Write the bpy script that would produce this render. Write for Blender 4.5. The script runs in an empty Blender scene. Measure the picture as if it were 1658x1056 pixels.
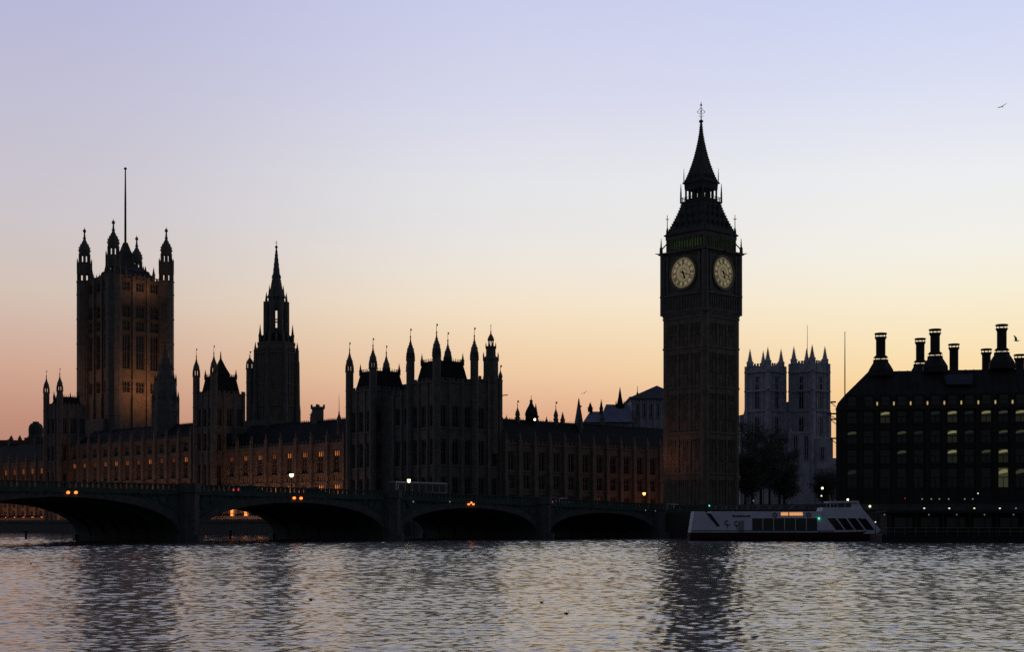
import bpy, bmesh, math, random
import numpy as np
from mathutils import Vector
R = math.radians
random.seed(7)
rnd = random.Random(5)
scene = bpy.context.scene
col = scene.collection

# ------------------------------------------------------------------ camera
F, CX, HY, CH = 2400.0, 829.0, 850.0, 2.6          # focal length in photo pixels, centre column, horizon row, eye height
cam_d = bpy.data.cameras.new("camera")
cam = bpy.data.objects.new("camera", cam_d); col.objects.link(cam)
cam.location = (0, 0, CH); cam.rotation_euler = (R(90), 0, 0)
cam_d.sensor_width = 36.0; cam_d.lens = F / 1658 * 36
cam_d.shift_y = (HY - 528) / 1658
cam_d.clip_start = 0.5; cam_d.clip_end = 8000
scene.camera = cam
scene.view_settings.view_transform = 'Standard'
scene.view_settings.look = 'None'
scene.view_settings.exposure = 0
scene.view_settings.gamma = 1
scene.render.film_transparent = False
try:
    scene.cycles.use_denoising = False
    scene.cycles.max_bounces = 6
    scene.cycles.sample_clamp_indirect = 3
except Exception: pass

def lin(c):
    o = []
    for k in c[:3]:
        k = k / 255.0
        o.append(k / 12.92 if k <= .04045 else ((k + .055) / 1.055) ** 2.4)
    return tuple(o) + (1.0,)

# ------------------------------------------------------------------ dusk sky: afterglow in the west, dim blue in the east
world = bpy.data.worlds.new("World"); scene.world = world; world.use_nodes = True
nt = world.node_tree; N = nt.nodes; Lk = nt.links; N.clear()
def wn(t, **k):
    n = N.new(t)
    for a, b in k.items(): setattr(n, a, b)
    return n
def wmath(op, a, b=None):
    n = wn('ShaderNodeMath', operation=op)
    for i, s in enumerate((a, b)):
        if s is None: continue
        if isinstance(s, (int, float)): n.inputs[i].default_value = s
        else: Lk.new(s, n.inputs[i])
    return n.outputs[0]
def wrange(s, a, b, smooth=True):
    n = wn('ShaderNodeMapRange'); n.interpolation_type = 'SMOOTHSTEP' if smooth else 'LINEAR'
    Lk.new(s, n.inputs['Value']); n.inputs['From Min'].default_value = a; n.inputs['From Max'].default_value = b
    return n.outputs['Result']
tc = wn('ShaderNodeTexCoord'); sp = wn('ShaderNodeSeparateXYZ'); Lk.new(tc.outputs['Generated'], sp.inputs[0])
X, Y, Z = sp.outputs
hyp = wmath('SQRT', wmath('ADD', wmath('MULTIPLY', X, X), wmath('ADD', wmath('MULTIPLY', Y, Y), 1e-6)))
el = wmath('DIVIDE', Z, hyp); cosaz = wmath('DIVIDE', Y, hyp); sinaz = wmath('DIVIDE', X, hyp)
elr = wrange(el, 0.0, 1.0, False)
def ramp(stops):
    n = wn('ShaderNodeValToRGB'); cr = n.color_ramp; cr.interpolation = 'EASE' if False else 'LINEAR'
    while len(cr.elements) > 1: cr.elements.remove(cr.elements[-1])
    cr.elements[0].position = stops[0][0]; cr.elements[0].color = lin(stops[0][1])
    for p, c in stops[1:]:
        e = cr.elements.new(p); e.color = lin(c)
    Lk.new(elr, n.inputs[0]); return n.outputs[0]
ZEN = [(.52, (172, 182, 220)), (1.0, (60, 66, 92))]
rl = ramp([(0, (150, 96, 90)), (.065, (190, 140, 121)), (.10, (207, 166, 145)), (.15, (211, 193, 181)), (.20, (204, 197, 201)), (.27, (194, 192, 211)), (.355, (181, 183, 217))] + ZEN)
rc = ramp([(0, (190, 120, 100)), (.07, (222, 167, 136)), (.10, (238, 201, 162)), (.125, (243, 216, 181)), (.148, (244, 227, 201)), (.175, (239, 231, 220)), (.20, (232, 230, 228)), (.23, (229, 230, 233)), (.29, (214, 216, 236)), (.355, (203, 206, 235))] + ZEN)
rr = ramp([(0, (235, 170, 110)), (.09, (251, 214, 158)), (.12, (249, 228, 188)), (.15, (247, 237, 212)), (.18, (243, 240, 231)), (.23, (235, 237, 240)), (.29, (218, 222, 242)), (.355, (200, 210, 242))] + ZEN)
re = ramp([(0, (74, 78, 80)), (.2, (87, 91, 100)), (.6, (84, 90, 104)), (1.0, (62, 69, 92))])
def wmix(f, a, b):
    n = wn('ShaderNodeMix', data_type='RGBA'); Lk.new(f, n.inputs[0]); Lk.new(a, n.inputs[6]); Lk.new(b, n.inputs[7]); return n.outputs[2]
west = wmix(wrange(sinaz, .0, .30), wmix(wrange(sinaz, -.34, .04), rl, rc), rr)
full = wmix(wrange(cosaz, .80, -.15), west, re)
bg = wn('ShaderNodeBackground'); Lk.new(full, bg.inputs[0]); bg.inputs[1].default_value = 1.0
wo = wn('ShaderNodeOutputWorld'); Lk.new(bg.outputs[0], wo.inputs[0])

# ------------------------------------------------------------------ materials
def mat(name, c, rough=.8, var=.35, scale=.6, metal=0, bump=0, spec=.3):
    m = bpy.data.materials.new(name); m.use_nodes = True
    t = m.node_tree; b = t.nodes['Principled BSDF']
    b.inputs['Roughness'].default_value = rough; b.inputs['Metallic'].default_value = metal
    b.inputs['Specular IOR Level'].default_value = spec
    if var:
        g = t.nodes.new('ShaderNodeTexCoord'); n = t.nodes.new('ShaderNodeTexNoise'); n.inputs['Scale'].default_value = scale
        n.inputs['Detail'].default_value = 6; n.inputs['Roughness'].default_value = .65
        t.links.new(g.outputs['Object'], n.inputs['Vector'])
        r = t.nodes.new('ShaderNodeValToRGB')
        r.color_ramp.elements[0].position = .3; r.color_ramp.elements[1].position = .72
        r.color_ramp.elements[0].color = tuple(k * (1 - var) for k in c) + (1,)
        r.color_ramp.elements[1].color = tuple(min(1, k * (1 + var)) for k in c) + (1,)
        t.links.new(n.outputs['Fac'], r.inputs[0]); t.links.new(r.outputs[0], b.inputs['Base Color'])
        if bump:
            bp = t.nodes.new('ShaderNodeBump'); bp.inputs['Strength'].default_value = bump
            t.links.new(n.outputs['Fac'], bp.inputs['Height']); t.links.new(bp.outputs[0], b.inputs['Normal'])
    else: b.inputs['Base Color'].default_value = tuple(c) + (1,)
    return m
def emit(name, c, s):
    m = bpy.data.materials.new(name); m.use_nodes = True; b = m.node_tree.nodes['Principled BSDF']
    b.inputs['Base Color'].default_value = (.02, .02, .02, 1)
    b.inputs['Emission Color'].default_value = tuple(c) + (1,); b.inputs['Emission Strength'].default_value = s
    return m
M = dict(
    stone=mat('soot_stone', (.102, .096, .086), bump=.3), stone_warm=mat('limestone_soiled', (.138, .115, .092), bump=.3),
    slate=mat('dark_slate', (.017, .018, .018), .85, spec=.15), iron=mat('cast_iron_roof', (.050, .056, .053), .8, spec=.15),
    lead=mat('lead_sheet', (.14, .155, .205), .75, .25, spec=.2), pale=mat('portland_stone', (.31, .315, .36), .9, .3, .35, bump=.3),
    glass=mat('dark_glass', (.012, .013, .016), .15, 0, spec=.5), gilt=mat('gilded_metal', (.12, .10, .06), .5, .2),
    bridge=mat('green_bridge_paint', (.046, .070, .060), .75, .35, .8, spec=.15), granite=mat('bridge_granite', (.062, .068, .064), .9, .4, 1.2, bump=.3),
    asphalt=mat('asphalt', (.05, .05, .05), .9), ground=mat('land_paving', (.06, .055, .05), .95, .4, .05),
    bronze=mat('bronze_cladding', (.034, .032, .029), .75, .3, .4, spec=.15), white=mat('white_boat_paint', (.57, .57, .66), .55, .12, .5),
    red=mat('dark_red_hull', (.055, .014, .013), .5, .3), black=mat('black_paint', (.012, .012, .013), .55, .2),
    bark=mat('bark', (.035, .03, .025), .9), leaf=mat('dusk_leaf', (.030, .036, .022), .8, .4, .9),
    brick=mat('red_brick', (.12, .06, .045), .9), steel=mat('brushed_steel', (.2, .2, .21), .4, .1, metal=.8), rubber=mat('rubber', (.02, .02, .02), .9, 0),
    cream=mat('pale_coach_paint', (.42, .44, .42), .5, .1), bird=mat('grey_gull', (.10, .10, .11), .8, .2),
    slate_glass=mat('roof_glazing', (.035, .042, .055), .5, .1), roadpaint=mat('road_paint', (.5, .5, .48), .8, .1),
    e_dial=emit('opal_dial', (.62, .51, .29), .29), e_green=emit('belfry_green', (.20, .42, .06), .40),
    e_head=emit('amber_uplight_glow', (1, .30, .075), .5), e_sill=emit('amber_sill_glow', (1, .33, .10), .6), e_headmid=emit('amber_uplight_glow_mid', (1, .30, .075), .30), e_headlow=emit('amber_uplight_glow_low', (1, .28, .07), .15), e_dim=emit('dim_amber_uplight_glow', (1, .33, .12), .10),  # glowing panes carry the glow of ledge uplights on the palace bays
    e_off=emit('office_light', (.88, .84, .38), .19), e_offdim=emit('office_dim_light', (.8, .8, .45), .04), e_offbluish=emit('office_screen_light', (.5, .6, .75), .015),
    e_lamp=emit('lamp_white', (1, .86, .50), 3.2), e_pier=emit('pier_lamp', (.95, .90, .62), 1.2), e_pdim=emit('pier_dim_lamp', (.8, .86, .7), .22),
    e_orange=emit('navigation_orange', (1, .20, .04), 2.6), e_red=emit('tail_red', (1, .05, .06), .8), e_green2=emit('navigation_green', (.05, .9, .45), 3),
    e_sign=emit('boat_sign', (1, .45, .17), .75), e_glow=emit('terrace_glow', (1, .29, .06), 3.6), e_patch=emit('amber_patch', (1, .34, .12), .09), e_faint=emit('faint_amber_glow', (1, .4, .2), .03), e_offlow=emit('office_lower_light', (.8, .8, .5), .012), e_yel=emit('facade_lamp', (1, .80, .30), .42),
    e_sodium=emit('sodium_lamp', (1, .45, .12), 3.5),
)

# ------------------------------------------------------------------ mesh builder
class MB:
    def __init__(s): s.v, s.f, s.m, s.cur, s.T = [], [], [], 0, None
    def tr(s, ox=0, oy=0, rot=0): s.T = (ox, oy, math.cos(rot), math.sin(rot)); return s
    def add(s, vs, fs):
        o = len(s.v)
        if s.T:
            ox, oy, c, n = s.T
            vs = [(ox + c * x - n * y, oy + n * x + c * y, z) for x, y, z in vs]
        s.v += vs; s.f += [tuple(i + o for i in f) for f in fs]; s.m += [s.cur] * len(fs)
    def box(s, x0, x1, y0, y1, z0, z1): s.frus((x0 + x1) / 2, (y0 + y1) / 2, abs(x1 - x0) / 2, abs(y1 - y0) / 2, z0, abs(x1 - x0) / 2, abs(y1 - y0) / 2, z1)
    def frus(s, cx, cy, hx0, hy0, z0, hx1, hy1, z1):
        q = ((-1, -1), (1, -1), (1, 1), (-1, 1))
        vs = [(cx + a * hx0, cy + b * hy0, z0) for a, b in q] + [(cx + a * hx1, cy + b * hy1, z1) for a, b in q]
        s.add(vs, [(3, 2, 1, 0), (4, 5, 6, 7)] + [(i, (i + 1) % 4, (i + 1) % 4 + 4, i + 4) for i in range(4)])
    def lathe(s, cx, cy, prof, n=8, rot=None):
        rot = math.pi / n if rot is None else rot
        vs, fs, prev = [], [], None
        for r, z in prof:
            if r < 1e-4: ring = [len(vs)]; vs.append((cx, cy, z))
            else:
                ring = list(range(len(vs), len(vs) + n))
                vs += [(cx + r * math.cos(rot + 2 * math.pi * k / n), cy + r * math.sin(rot + 2 * math.pi * k / n), z) for k in range(n)]
            if prev is None:
                if len(ring) > 1: fs.append(tuple(reversed(ring)))
            elif len(ring) == 1 and len(prev) > 1: fs += [(prev[k], prev[(k + 1) % n], ring[0]) for k in range(n)]
            elif len(prev) == 1 and len(ring) > 1: fs += [(prev[0], ring[(k + 1) % n], ring[k]) for k in range(n)]
            elif len(ring) > 1: fs += [(prev[k], prev[(k + 1) % n], ring[(k + 1) % n], ring[k]) for k in range(n)]
            prev = ring
        if len(prev) > 1: fs.append(tuple(prev))
        s.add(vs, fs)
    def sq(s, cx, cy, prof): s.lathe(cx, cy, [(r * 2 ** .5, z) for r, z in prof], 4)
    def prism_xz(s, pts, y0, y1):
        n = len(pts)
        s.add([(x, y0, z) for x, z in pts] + [(x, y1, z) for x, z in pts],
              [tuple(range(n)), tuple(reversed(range(n, 2 * n)))] + [(i, i + n, (i + 1) % n + n, (i + 1) % n) for i in range(n)])
    def prism(s, pts, z0, z1):
        n = len(pts)
        s.add([(x, y, z0) for x, y in pts] + [(x, y, z1) for x, y in pts],
              [tuple(reversed(range(n))), tuple(range(n, 2 * n))] + [(i, (i + 1) % n, (i + 1) % n + n, i + n) for i in range(n)])
    def bar(s, p, q, r, r2=None, n=6):
        p, q = Vector(p), Vector(q); d = (q - p).normalized(); r2 = r if r2 is None else r2
        a = d.orthogonal().normalized(); b = d.cross(a)
        vs = [tuple(p + (a * math.cos(t) + b * math.sin(t)) * r) for t in [2 * math.pi * k / n for k in range(n)]]
        vs += [tuple(q + (a * math.cos(t) + b * math.sin(t)) * r2) for t in [2 * math.pi * k / n for k in range(n)]]
        s.add(vs, [tuple(reversed(range(n))), tuple(range(n, 2 * n))] + [(i, (i + 1) % n, (i + 1) % n + n, i + n) for i in range(n)])
    def ball(s, c, r, n=8, sz=1):
        s.lathe(c[0], c[1], [(0 if k in (0, 6) else r * math.sin(math.pi * k / 6), c[2] - r * sz * math.cos(math.pi * k / 6)) for k in range(7)], n)
    def mesh(s, name, mats):
        me = bpy.data.meshes.new(name); me.from_pydata(s.v, [], s.f)
        for m in mats: me.materials.append(M[m] if isinstance(m, str) else m)
        if len(mats) > 1: me.polygons.foreach_set('material_index', s.m)
        bm = bmesh.new(); bm.from_mesh(me); bmesh.ops.recalc_face_normals(bm, faces=bm.faces); bm.to_mesh(me); bm.free()
        return me
    def build(s, name, mats, parent=None, loc=(0, 0, 0), rot=0):
        return put(name, s.mesh(name, mats if isinstance(mats, (list, tuple)) else [mats]), parent, loc, rot)
def put(name, me, parent=None, loc=(0, 0, 0), rot=0):
    o = bpy.data.objects.new(name, me); col.objects.link(o); o.location = loc; o.rotation_euler = (0, 0, rot)
    if parent: o.parent = parent
    return o
def tag(o, label, cat, group=None):
    o['label'] = label; o['category'] = cat
    if group: o['group'] = group
    return o
def thing(name, label, cat, x, y, z=0, rot=0, group=None):
    return tag(put(name, None, None, (x, y, z), rot), label, cat, group)
def structure(o): o['kind'] = 'structure'; return o

# ------------------------------------------------------------------ plan: world frame and the palace frame (a = metres south of the clock tower, b = metres west)
EX, EY = 44.4, 348.0
NS, UW = (-.691, .723), (.723, .691)
PSI = math.atan2(-.723, .691)
def W(a, b): return (EX + a * NS[0] + b * UW[0], EY + a * NS[1] + b * UW[1])
def at(px, d): return ((px - CX) / F * d, d)
def zp(py, d): return CH + (HY - py) / F * d
def a_of(px, b):
    r = (px - CX) / F
    return (r * (EY + b * UW[1]) - EX - b * UW[0]) / (NS[0] - NS[1] * r)
def b_of(px, a):
    r = (px - CX) / F
    return (r * (EY + a * NS[1]) - EX - a * NS[0]) / (UW[0] - UW[1] * r)

# ------------------------------------------------------------------ river
def make_river():
    rng = np.random.default_rng(3)
    ys = [26.0]
    while ys[-1] < 300: ys.append(ys[-1] + .0015 * ys[-1] + .01)
    ys = np.array([-40, -10, 10, 20, 24] + ys + [330, 400, 600, 1000, 2500, 6000.])
    us = np.concatenate([[-40, -6, -2, -1, -.6, -.45], np.linspace(-.41, .41, 1200), [.45, .6, 1, 2, 6, 40]])
    yy, uu = np.meshgrid(ys, us, indexing='ij')
    xx = uu * (np.maximum(yy, 24) + 6)
    h = np.zeros_like(xx); px = np.zeros_like(xx); py = np.zeros_like(xx)
    dist = np.hypot(xx, yy)
    fade = np.clip((dist - 24) / 6, 0, 1) * np.clip((420 - dist) / 120, 0, 1) * (np.abs(uu) < .44)
    # slow patches where the wind ruffles the water more or less
    gust = 1 + .24 * np.sin(xx * .045 + yy * .021 + 1.3) * np.sin(yy * .043 - xx * .016) + .18 * np.sin(xx * .13 + 2 + yy * .05) * np.sin(yy * .10 + .5)
    far = 1 + 2.6 * np.clip((dist - 45) / 115, 0, 1) + 3.0 * np.clip((dist - 130) / 110, 0, 1)      # waves steepened with distance, added to brighten the far water
    ncomp = 100
    for k in range(ncomp):
        lam = .11 * (5.0 / .11) ** ((k + rng.random()) / ncomp)
        th = R(-90 + 18) + rng.normal(0, R(46))
        kk = 2 * math.pi / lam; kx, ky = kk * math.cos(th), kk * math.sin(th)
        slope = .0120 * (1.25 if lam < .5 else 1 if lam < .9 else (.9 / lam) ** 1.6)
        amp = slope / kk
        res = np.clip((lam / (.0028 * np.maximum(dist, 1)) - 1.0) / 2.0, 0, 1)   # the sheet carries only waves its grid resolves
        ph = kx * xx + ky * yy + rng.random() * 6.283
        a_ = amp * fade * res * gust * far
        h += a_ * np.sin(ph)
        q = .85 * a_ * np.cos(ph)
        px += q * math.cos(th); py += q * math.sin(th)
    co = np.stack([xx + px, yy + py, h], -1).reshape(-1, 3).astype(np.float32)
    ny, nx = xx.shape
    i = np.arange((ny - 1) * nx).reshape(ny - 1, nx)[:, :-1].ravel()
    quads = np.stack([i, i + 1, i + nx + 1, i + nx], -1).astype(np.int32)
    me = bpy.data.meshes.new('river')
    me.vertices.add(len(co)); me.vertices.foreach_set('co', co.ravel())
    me.loops.add(quads.size); me.loops.foreach_set('vertex_index', quads.ravel())
    me.polygons.add(len(quads)); me.polygons.foreach_set('loop_start', np.arange(0, quads.size, 4, dtype=np.int32))
    me.polygons.foreach_set('use_smooth', np.ones(len(quads), dtype=bool))
    me.update(); me.validate()
    m = bpy.data.materials.new('river_water'); m.use_nodes = True; t = m.node_tree; b = t.nodes['Principled BSDF']
    b.inputs['Base Color'].default_value = (.050, .052, .050, 1); b.inputs['Roughness'].default_value = .13; b.inputs['IOR'].default_value = 1.42
    g = t.nodes.new('ShaderNodeNewGeometry'); mp = t.nodes.new('ShaderNodeMapping'); mp.inputs['Scale'].default_value = (.55, 1.7, 1)
    t.links.new(g.outputs['Position'], mp.inputs[0])
    n1 = t.nodes.new('ShaderNodeTexNoise'); n1.inputs['Scale'].default_value = 3.2; n1.inputs['Detail'].default_value = 5; n1.inputs['Roughness'].default_value = .55
    t.links.new(mp.outputs[0], n1.inputs['Vector'])
    bp = t.nodes.new('ShaderNodeBump'); bp.inputs['Strength'].default_value = .55; bp.inputs['Distance'].default_value = .008
    t.links.new(n1.outputs['Fac'], bp.inputs['Height']); t.links.new(bp.outputs[0], b.inputs['Normal'])
    me.materials.append(m)
    return structure(put('river', me))
make_river()

# ------------------------------------------------------------------ land
g = MB()
pts = [W(700, -41), W(44, -41), W(44, -51), W(-29, -51), (36, 286), (160, 262), (420, 215), (3500, 215), (3500, 5000), (-4000, 5000), (-4000, 1600)]
g.prism(list(reversed(pts)) if False else pts, -3, 5.0)
structure(g.build('ground', 'ground'))
def wall_run(name, label, p, q, z0, z1, th, m='granite'):
    dx, dy = q[0] - p[0], q[1] - p[1]; L = math.hypot(dx, dy)
    t = thing(name, label, 'wall', p[0], p[1], 0, math.atan2(dy, dx))
    b = MB(); b.box(0, L, -th, 0, z0, z1)
    for k in range(int(L / 8)): b.box(k * 8 + .2, k * 8 + 1.4, -th - .25, -th, z0, z1 - .3)
    b.build('wall_face', m, t)
    c = MB(); c.box(-.2, L + .2, -th - .35, .35, z1, z1 + .35); c.box(0, L, -th + .1, -.1, z1 + .35, z1 + .95); c.box(-.1, L + .1, -th, .1, z1 + .95, z1 + 1.15)
    c.build('coping', m, t)
    return t
wall_run('river_wall', 'granite river wall below the palace green beside the bridge abutment', W(44, -51.0), W(-27, -51.0), -3, 5.0, 1.0)
wall_run('embankment_wall', 'dark granite embankment wall behind the white tour boat', (36, 285.9), (160, 261.9), -3, 5.3, 1.0)
wall_run('embankment_wall', 'dark granite embankment wall running behind the floating pier', (160, 261.9), (330, 229.0), -3, 5.3, 1.0)
tt = thing('river_terrace', 'long stone river terrace under the palace with low parapet', 'terrace', *W(40, -41), 0, PSI)
b = MB(); b.box(-560, -4, -13, .02, -3, 3.2); b.build('terrace_deck', 'granite', tt)
b = MB(); b.box(-560, -4.2, -13.3, -12.9, 3.2, 4.0); b.build('parapet', 'granite', tt)

# ------------------------------------------------------------------ gothic kit
def turret(par, x, y, r, z0, zs, zl, zd, zv, m='stone', open_=True, name='turret', sides=8):
    """octagonal turret: shaft to zs, open lantern to zl, ogee cap to zd, vane to zv"""
    b = MB()
    b.lathe(x, y, [(r, z0), (r, zs - .5), (r * 1.16, zs - .35), (r * 1.16, zs - .1), (r * .98, zs)], sides)
    z = z0 + 4
    while z < zs - 2: b.lathe(x, y, [(r * 1.01, z - .15), (r * 1.07, z), (r * 1.07, z + .2), (r * 1.01, z + .35)], sides); z += 4.2
    if open_:
        for k in range(sides):
            t = 2 * math.pi * (k + .5) / sides
            b.lathe(x + r * .82 * math.cos(t), y + r * .82 * math.sin(t), [(r * .17, zs), (r * .17, zl)], 4, t)
            tx, ty = x + r * .98 * math.cos(t), y + r * .98 * math.sin(t)
            b.lathe(tx, ty, [(r * .13, zs - .1), (r * .13, zs + (zl - zs) * .55), (0, zl + .1)], 4)
        b.lathe(x, y, [(r * .30, zs), (r * .30, zl)], 6)
    else: b.lathe(x, y, [(r * .86, zs), (r * .86, zl)], sides)
    b.lathe(x, y, [(r * 1.02, zl - .12), (r * 1.08, zl + .12), (r * .92, zl + .25)], sides)
    H = zd - zl
    b.lathe(x, y, [(r * .90, zl + .2), (r * .93, zl + H * .12), (r * .80, zl + H * .28), (r * .52, zl + H * .45), (r * .28, zl + H * .62), (r * .15, zl + H * .82), (r * .10, zd)], sides)
    for f, rr in ((.30, .80), (.46, .54), (.63, .32)):     # crockets climbing the ribs
        for k in range(0, sides):
            t = 2 * math.pi * (k + .5) / sides
            b.ball((x + r * rr * math.cos(t), y + r * rr * math.sin(t), zl + H * f), r * .10, 5)
    o = b.build(name, m, par)
    f = MB(); f.ball((x, y, zd + .05), r * .22, 6); f.bar((x, y, zd), (x, y, zv), .07, .04)
    f.add([(x, y - .02, zv - .75), (x + .55, y - .02, zv - .6), (x + .55, y - .02, zv - .25), (x, y - .02, zv - .1), (x, y + .02, zv - .75), (x + .55, y + .02, zv - .6), (x + .55, y + .02, zv - .25), (x, y + .02, zv - .1)],
          [(0, 1, 2, 3), (7, 6, 5, 4), (0, 4, 5, 1), (1, 5, 6, 2), (2, 6, 7, 3), (3, 7, 4, 0)])
    f.build('weather_vane', 'gilt', o)
    return o
def pinnacle(par, x, y, r, z0, z1, m='stone', name='pinnacle'):
    b = MB(); H = z1 - z0
    b.sq(x, y, [(r, z0), (r, z0 + H * .35), (r * 1.25, z0 + H * .37), (r * 1.25, z0 + H * .41), (r * .85, z0 + H * .43), (r * .12, z1 - .2), (0, z1)])
    for f in (.55, .68, .8):
        w = r * .85 * (1 - (f - .43) / .57)
        for s in ((1, 1), (1, -1), (-1, 1), (-1, -1)): b.ball((x + s[0] * w, y + s[1] * w, z0 + H * f), r * .18, 4)
    b.ball((x, y, z1 - .1), r * .22, 5)
    return b.build(name, m, par)
_wc = {}
def win_mesh(w, h, kind='none', lights=2, frame='stone', head='e_head'):
    key = (round(w, 2), round(h, 2), kind, lights, frame, head)
    if key in _wc: return _wc[key]
    b = MB(); D = .32
    b.cur = 0
    b.box(-w / 2, -w / 2 + .18, -.05, D, 0, h); b.box(w / 2 - .18, w / 2, -.05, D, 0, h)
    b.box(-w / 2 + .18, w / 2 - .18, -.05, D, h - .15, h); b.box(-w / 2 - .05, w / 2 + .05, -.2, D, -.2, 0)
    lw = (w - .36) / lights
    for k in range(1, lights): xc = -w / 2 + .18 + k * lw; b.box(xc - .08, xc + .08, .02, D, 0, h - .15)
    b.box(-w / 2 + .18, w / 2 - .18, .04, D - .02, h * .48, h * .48 + .16)
    for k in range(lights):                       # pointed heads of the lights
        x0 = -w / 2 + .18 + k * lw + .06; x1 = x0 + lw - .12; zt = h - .15; zb = zt - lw * .75
        b.add([(x0, .05, zb), (x0, .05, zt), ((x0 + x1) / 2, .05, zt), (x1, .05, zt), (x1, .05, zb), ((x0 + x1) / 2, .05, zt - .02)], [(0, 5, 1), (3, 5, 4)])
    b.cur = 1 if kind != 'full' else 2
    if kind == 'head':
        b.box(-w / 2 + .1, w / 2 - .1, D - .06, D, 0, h * .74); b.cur = 2; b.box(-w / 2 + .1, w / 2 - .1, D - .06, D, h * .74, h - .1)
    elif kind == 'sill':
        b.box(-w / 2 + .1, w / 2 - .1, D - .06, D, h * .35, h - .1); b.cur = 2; b.box(-w / 2 + .1, w / 2 - .1, D - .06, D, 0, h * .35)
    else: b.box(-w / 2 + .1, w / 2 - .1, D - .06, D, 0, h - .1)
    _wc[key] = b.mesh('window', [frame, 'glass', head])
    return _wc[key]
def facade(par, ox, oy, rot, L, n, z0, z1, rows, winw, kinds=None, m='stone', butt=.8, pw=1.1, lights=2, depth=.9, wname='window', crenel=True, heads=None, part='wall', thick=.35):
    """a wall run of length L seen from -v: buttress piers, string courses, recessed windows. rows = [(z, height)]"""
    b = MB().tr(ox, oy, rot); bw = L / n
    edges = sorted(rows); zc = z0
    for (zb, h) in edges:
        b.box(0, L, 0, depth, zc, zb); b.box(0, L, -.18, .0, zb - .55, zb - .25); zc = zb + h
    b.box(0, L, 0, depth, zc, z1); b.box(0, L, -.25, 0, z1 - .5, z1 - .15)
    for i in range(n):
        for (zb, h) in edges:
            xa = i * bw; g_ = (bw - winw) / 2
            b.box(xa, xa + g_, .001, depth, zb, zb + h); b.box(xa + bw - g_, xa + bw, .001, depth, zb, zb + h)
            if g_ > 1.3:
                for s_ in (.35, .7): b.box(xa + g_ * s_ - .1, xa + g_ * s_ + .1, -.12, .0, zb, zb + h); b.box(xa + bw - g_ * s_ - .1, xa + bw - g_ * s_ + .1, -.12, .0, zb, zb + h)
    for i in range(n + 1):
        xc = min(max(i * bw, pw / 2), L - pw / 2)
        b.box(xc - pw / 2, xc + pw / 2, -butt, .0, z0, z0 + (z1 - z0) * .5); b.box(xc - pw * .4, xc + pw * .4, -butt * .7, .0, z0 + (z1 - z0) * .5, z1 + .6)
    if crenel:
        k = 0.0
        while k < L - .6: b.box(k + .1, k + .8, .02, thick, z1, z1 + .7); k += 1.5
    o = b.build(part, m, par)
    c, s = math.cos(rot), math.sin(rot)
    for i in range(n):
        for j, (zb, h) in enumerate(edges):
            kd = kinds(i, j) if kinds else 'none'
            hd = 'e_head'
            if isinstance(kd, tuple): kd, hd = kd
            if hd == 'e_head' and kd == 'head': hd = rnd.choice(('e_head', 'e_head', 'e_headmid', 'e_headmid', 'e_headlow'))
            u = (i + .5) * bw; v = .3
            put(wname, win_mesh(winw, h, kd, lights, m, hd), par, (ox + c * u - s * v, oy + s * u + c * v, zb), rot)
    return o
def gable(b, x0, x1, y0, y1, z0, z1, hip0=0, hip1=0):
    """ridge along x; hips pull the ridge ends in"""
    ym = (y0 + y1) / 2
    b.add([(x0, y0, z0), (x1, y0, z0), (x1, y1, z0), (x0, y1, z0), (x0 + hip0, ym, z1), (x1 - hip1, ym, z1)],
          [(0, 1, 5, 4), (2, 3, 4, 5), (1, 2, 5), (3, 0, 4), (3, 2, 1, 0)])
def cresting(b, x0, x1, y, z, step=.8, h=.55):
    n = max(1, int(abs(x1 - x0) / step))
    b.box(x0, x1, y - .05, y + .05, z, z + .15)
    for k in range(n + 1): xx = x0 + (x1 - x0) * k / n; b.lathe(xx, y, [(.11, z + .1), (.06, z + h * .6), (.12, z + h * .75), (0, z + h)], 4)

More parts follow.
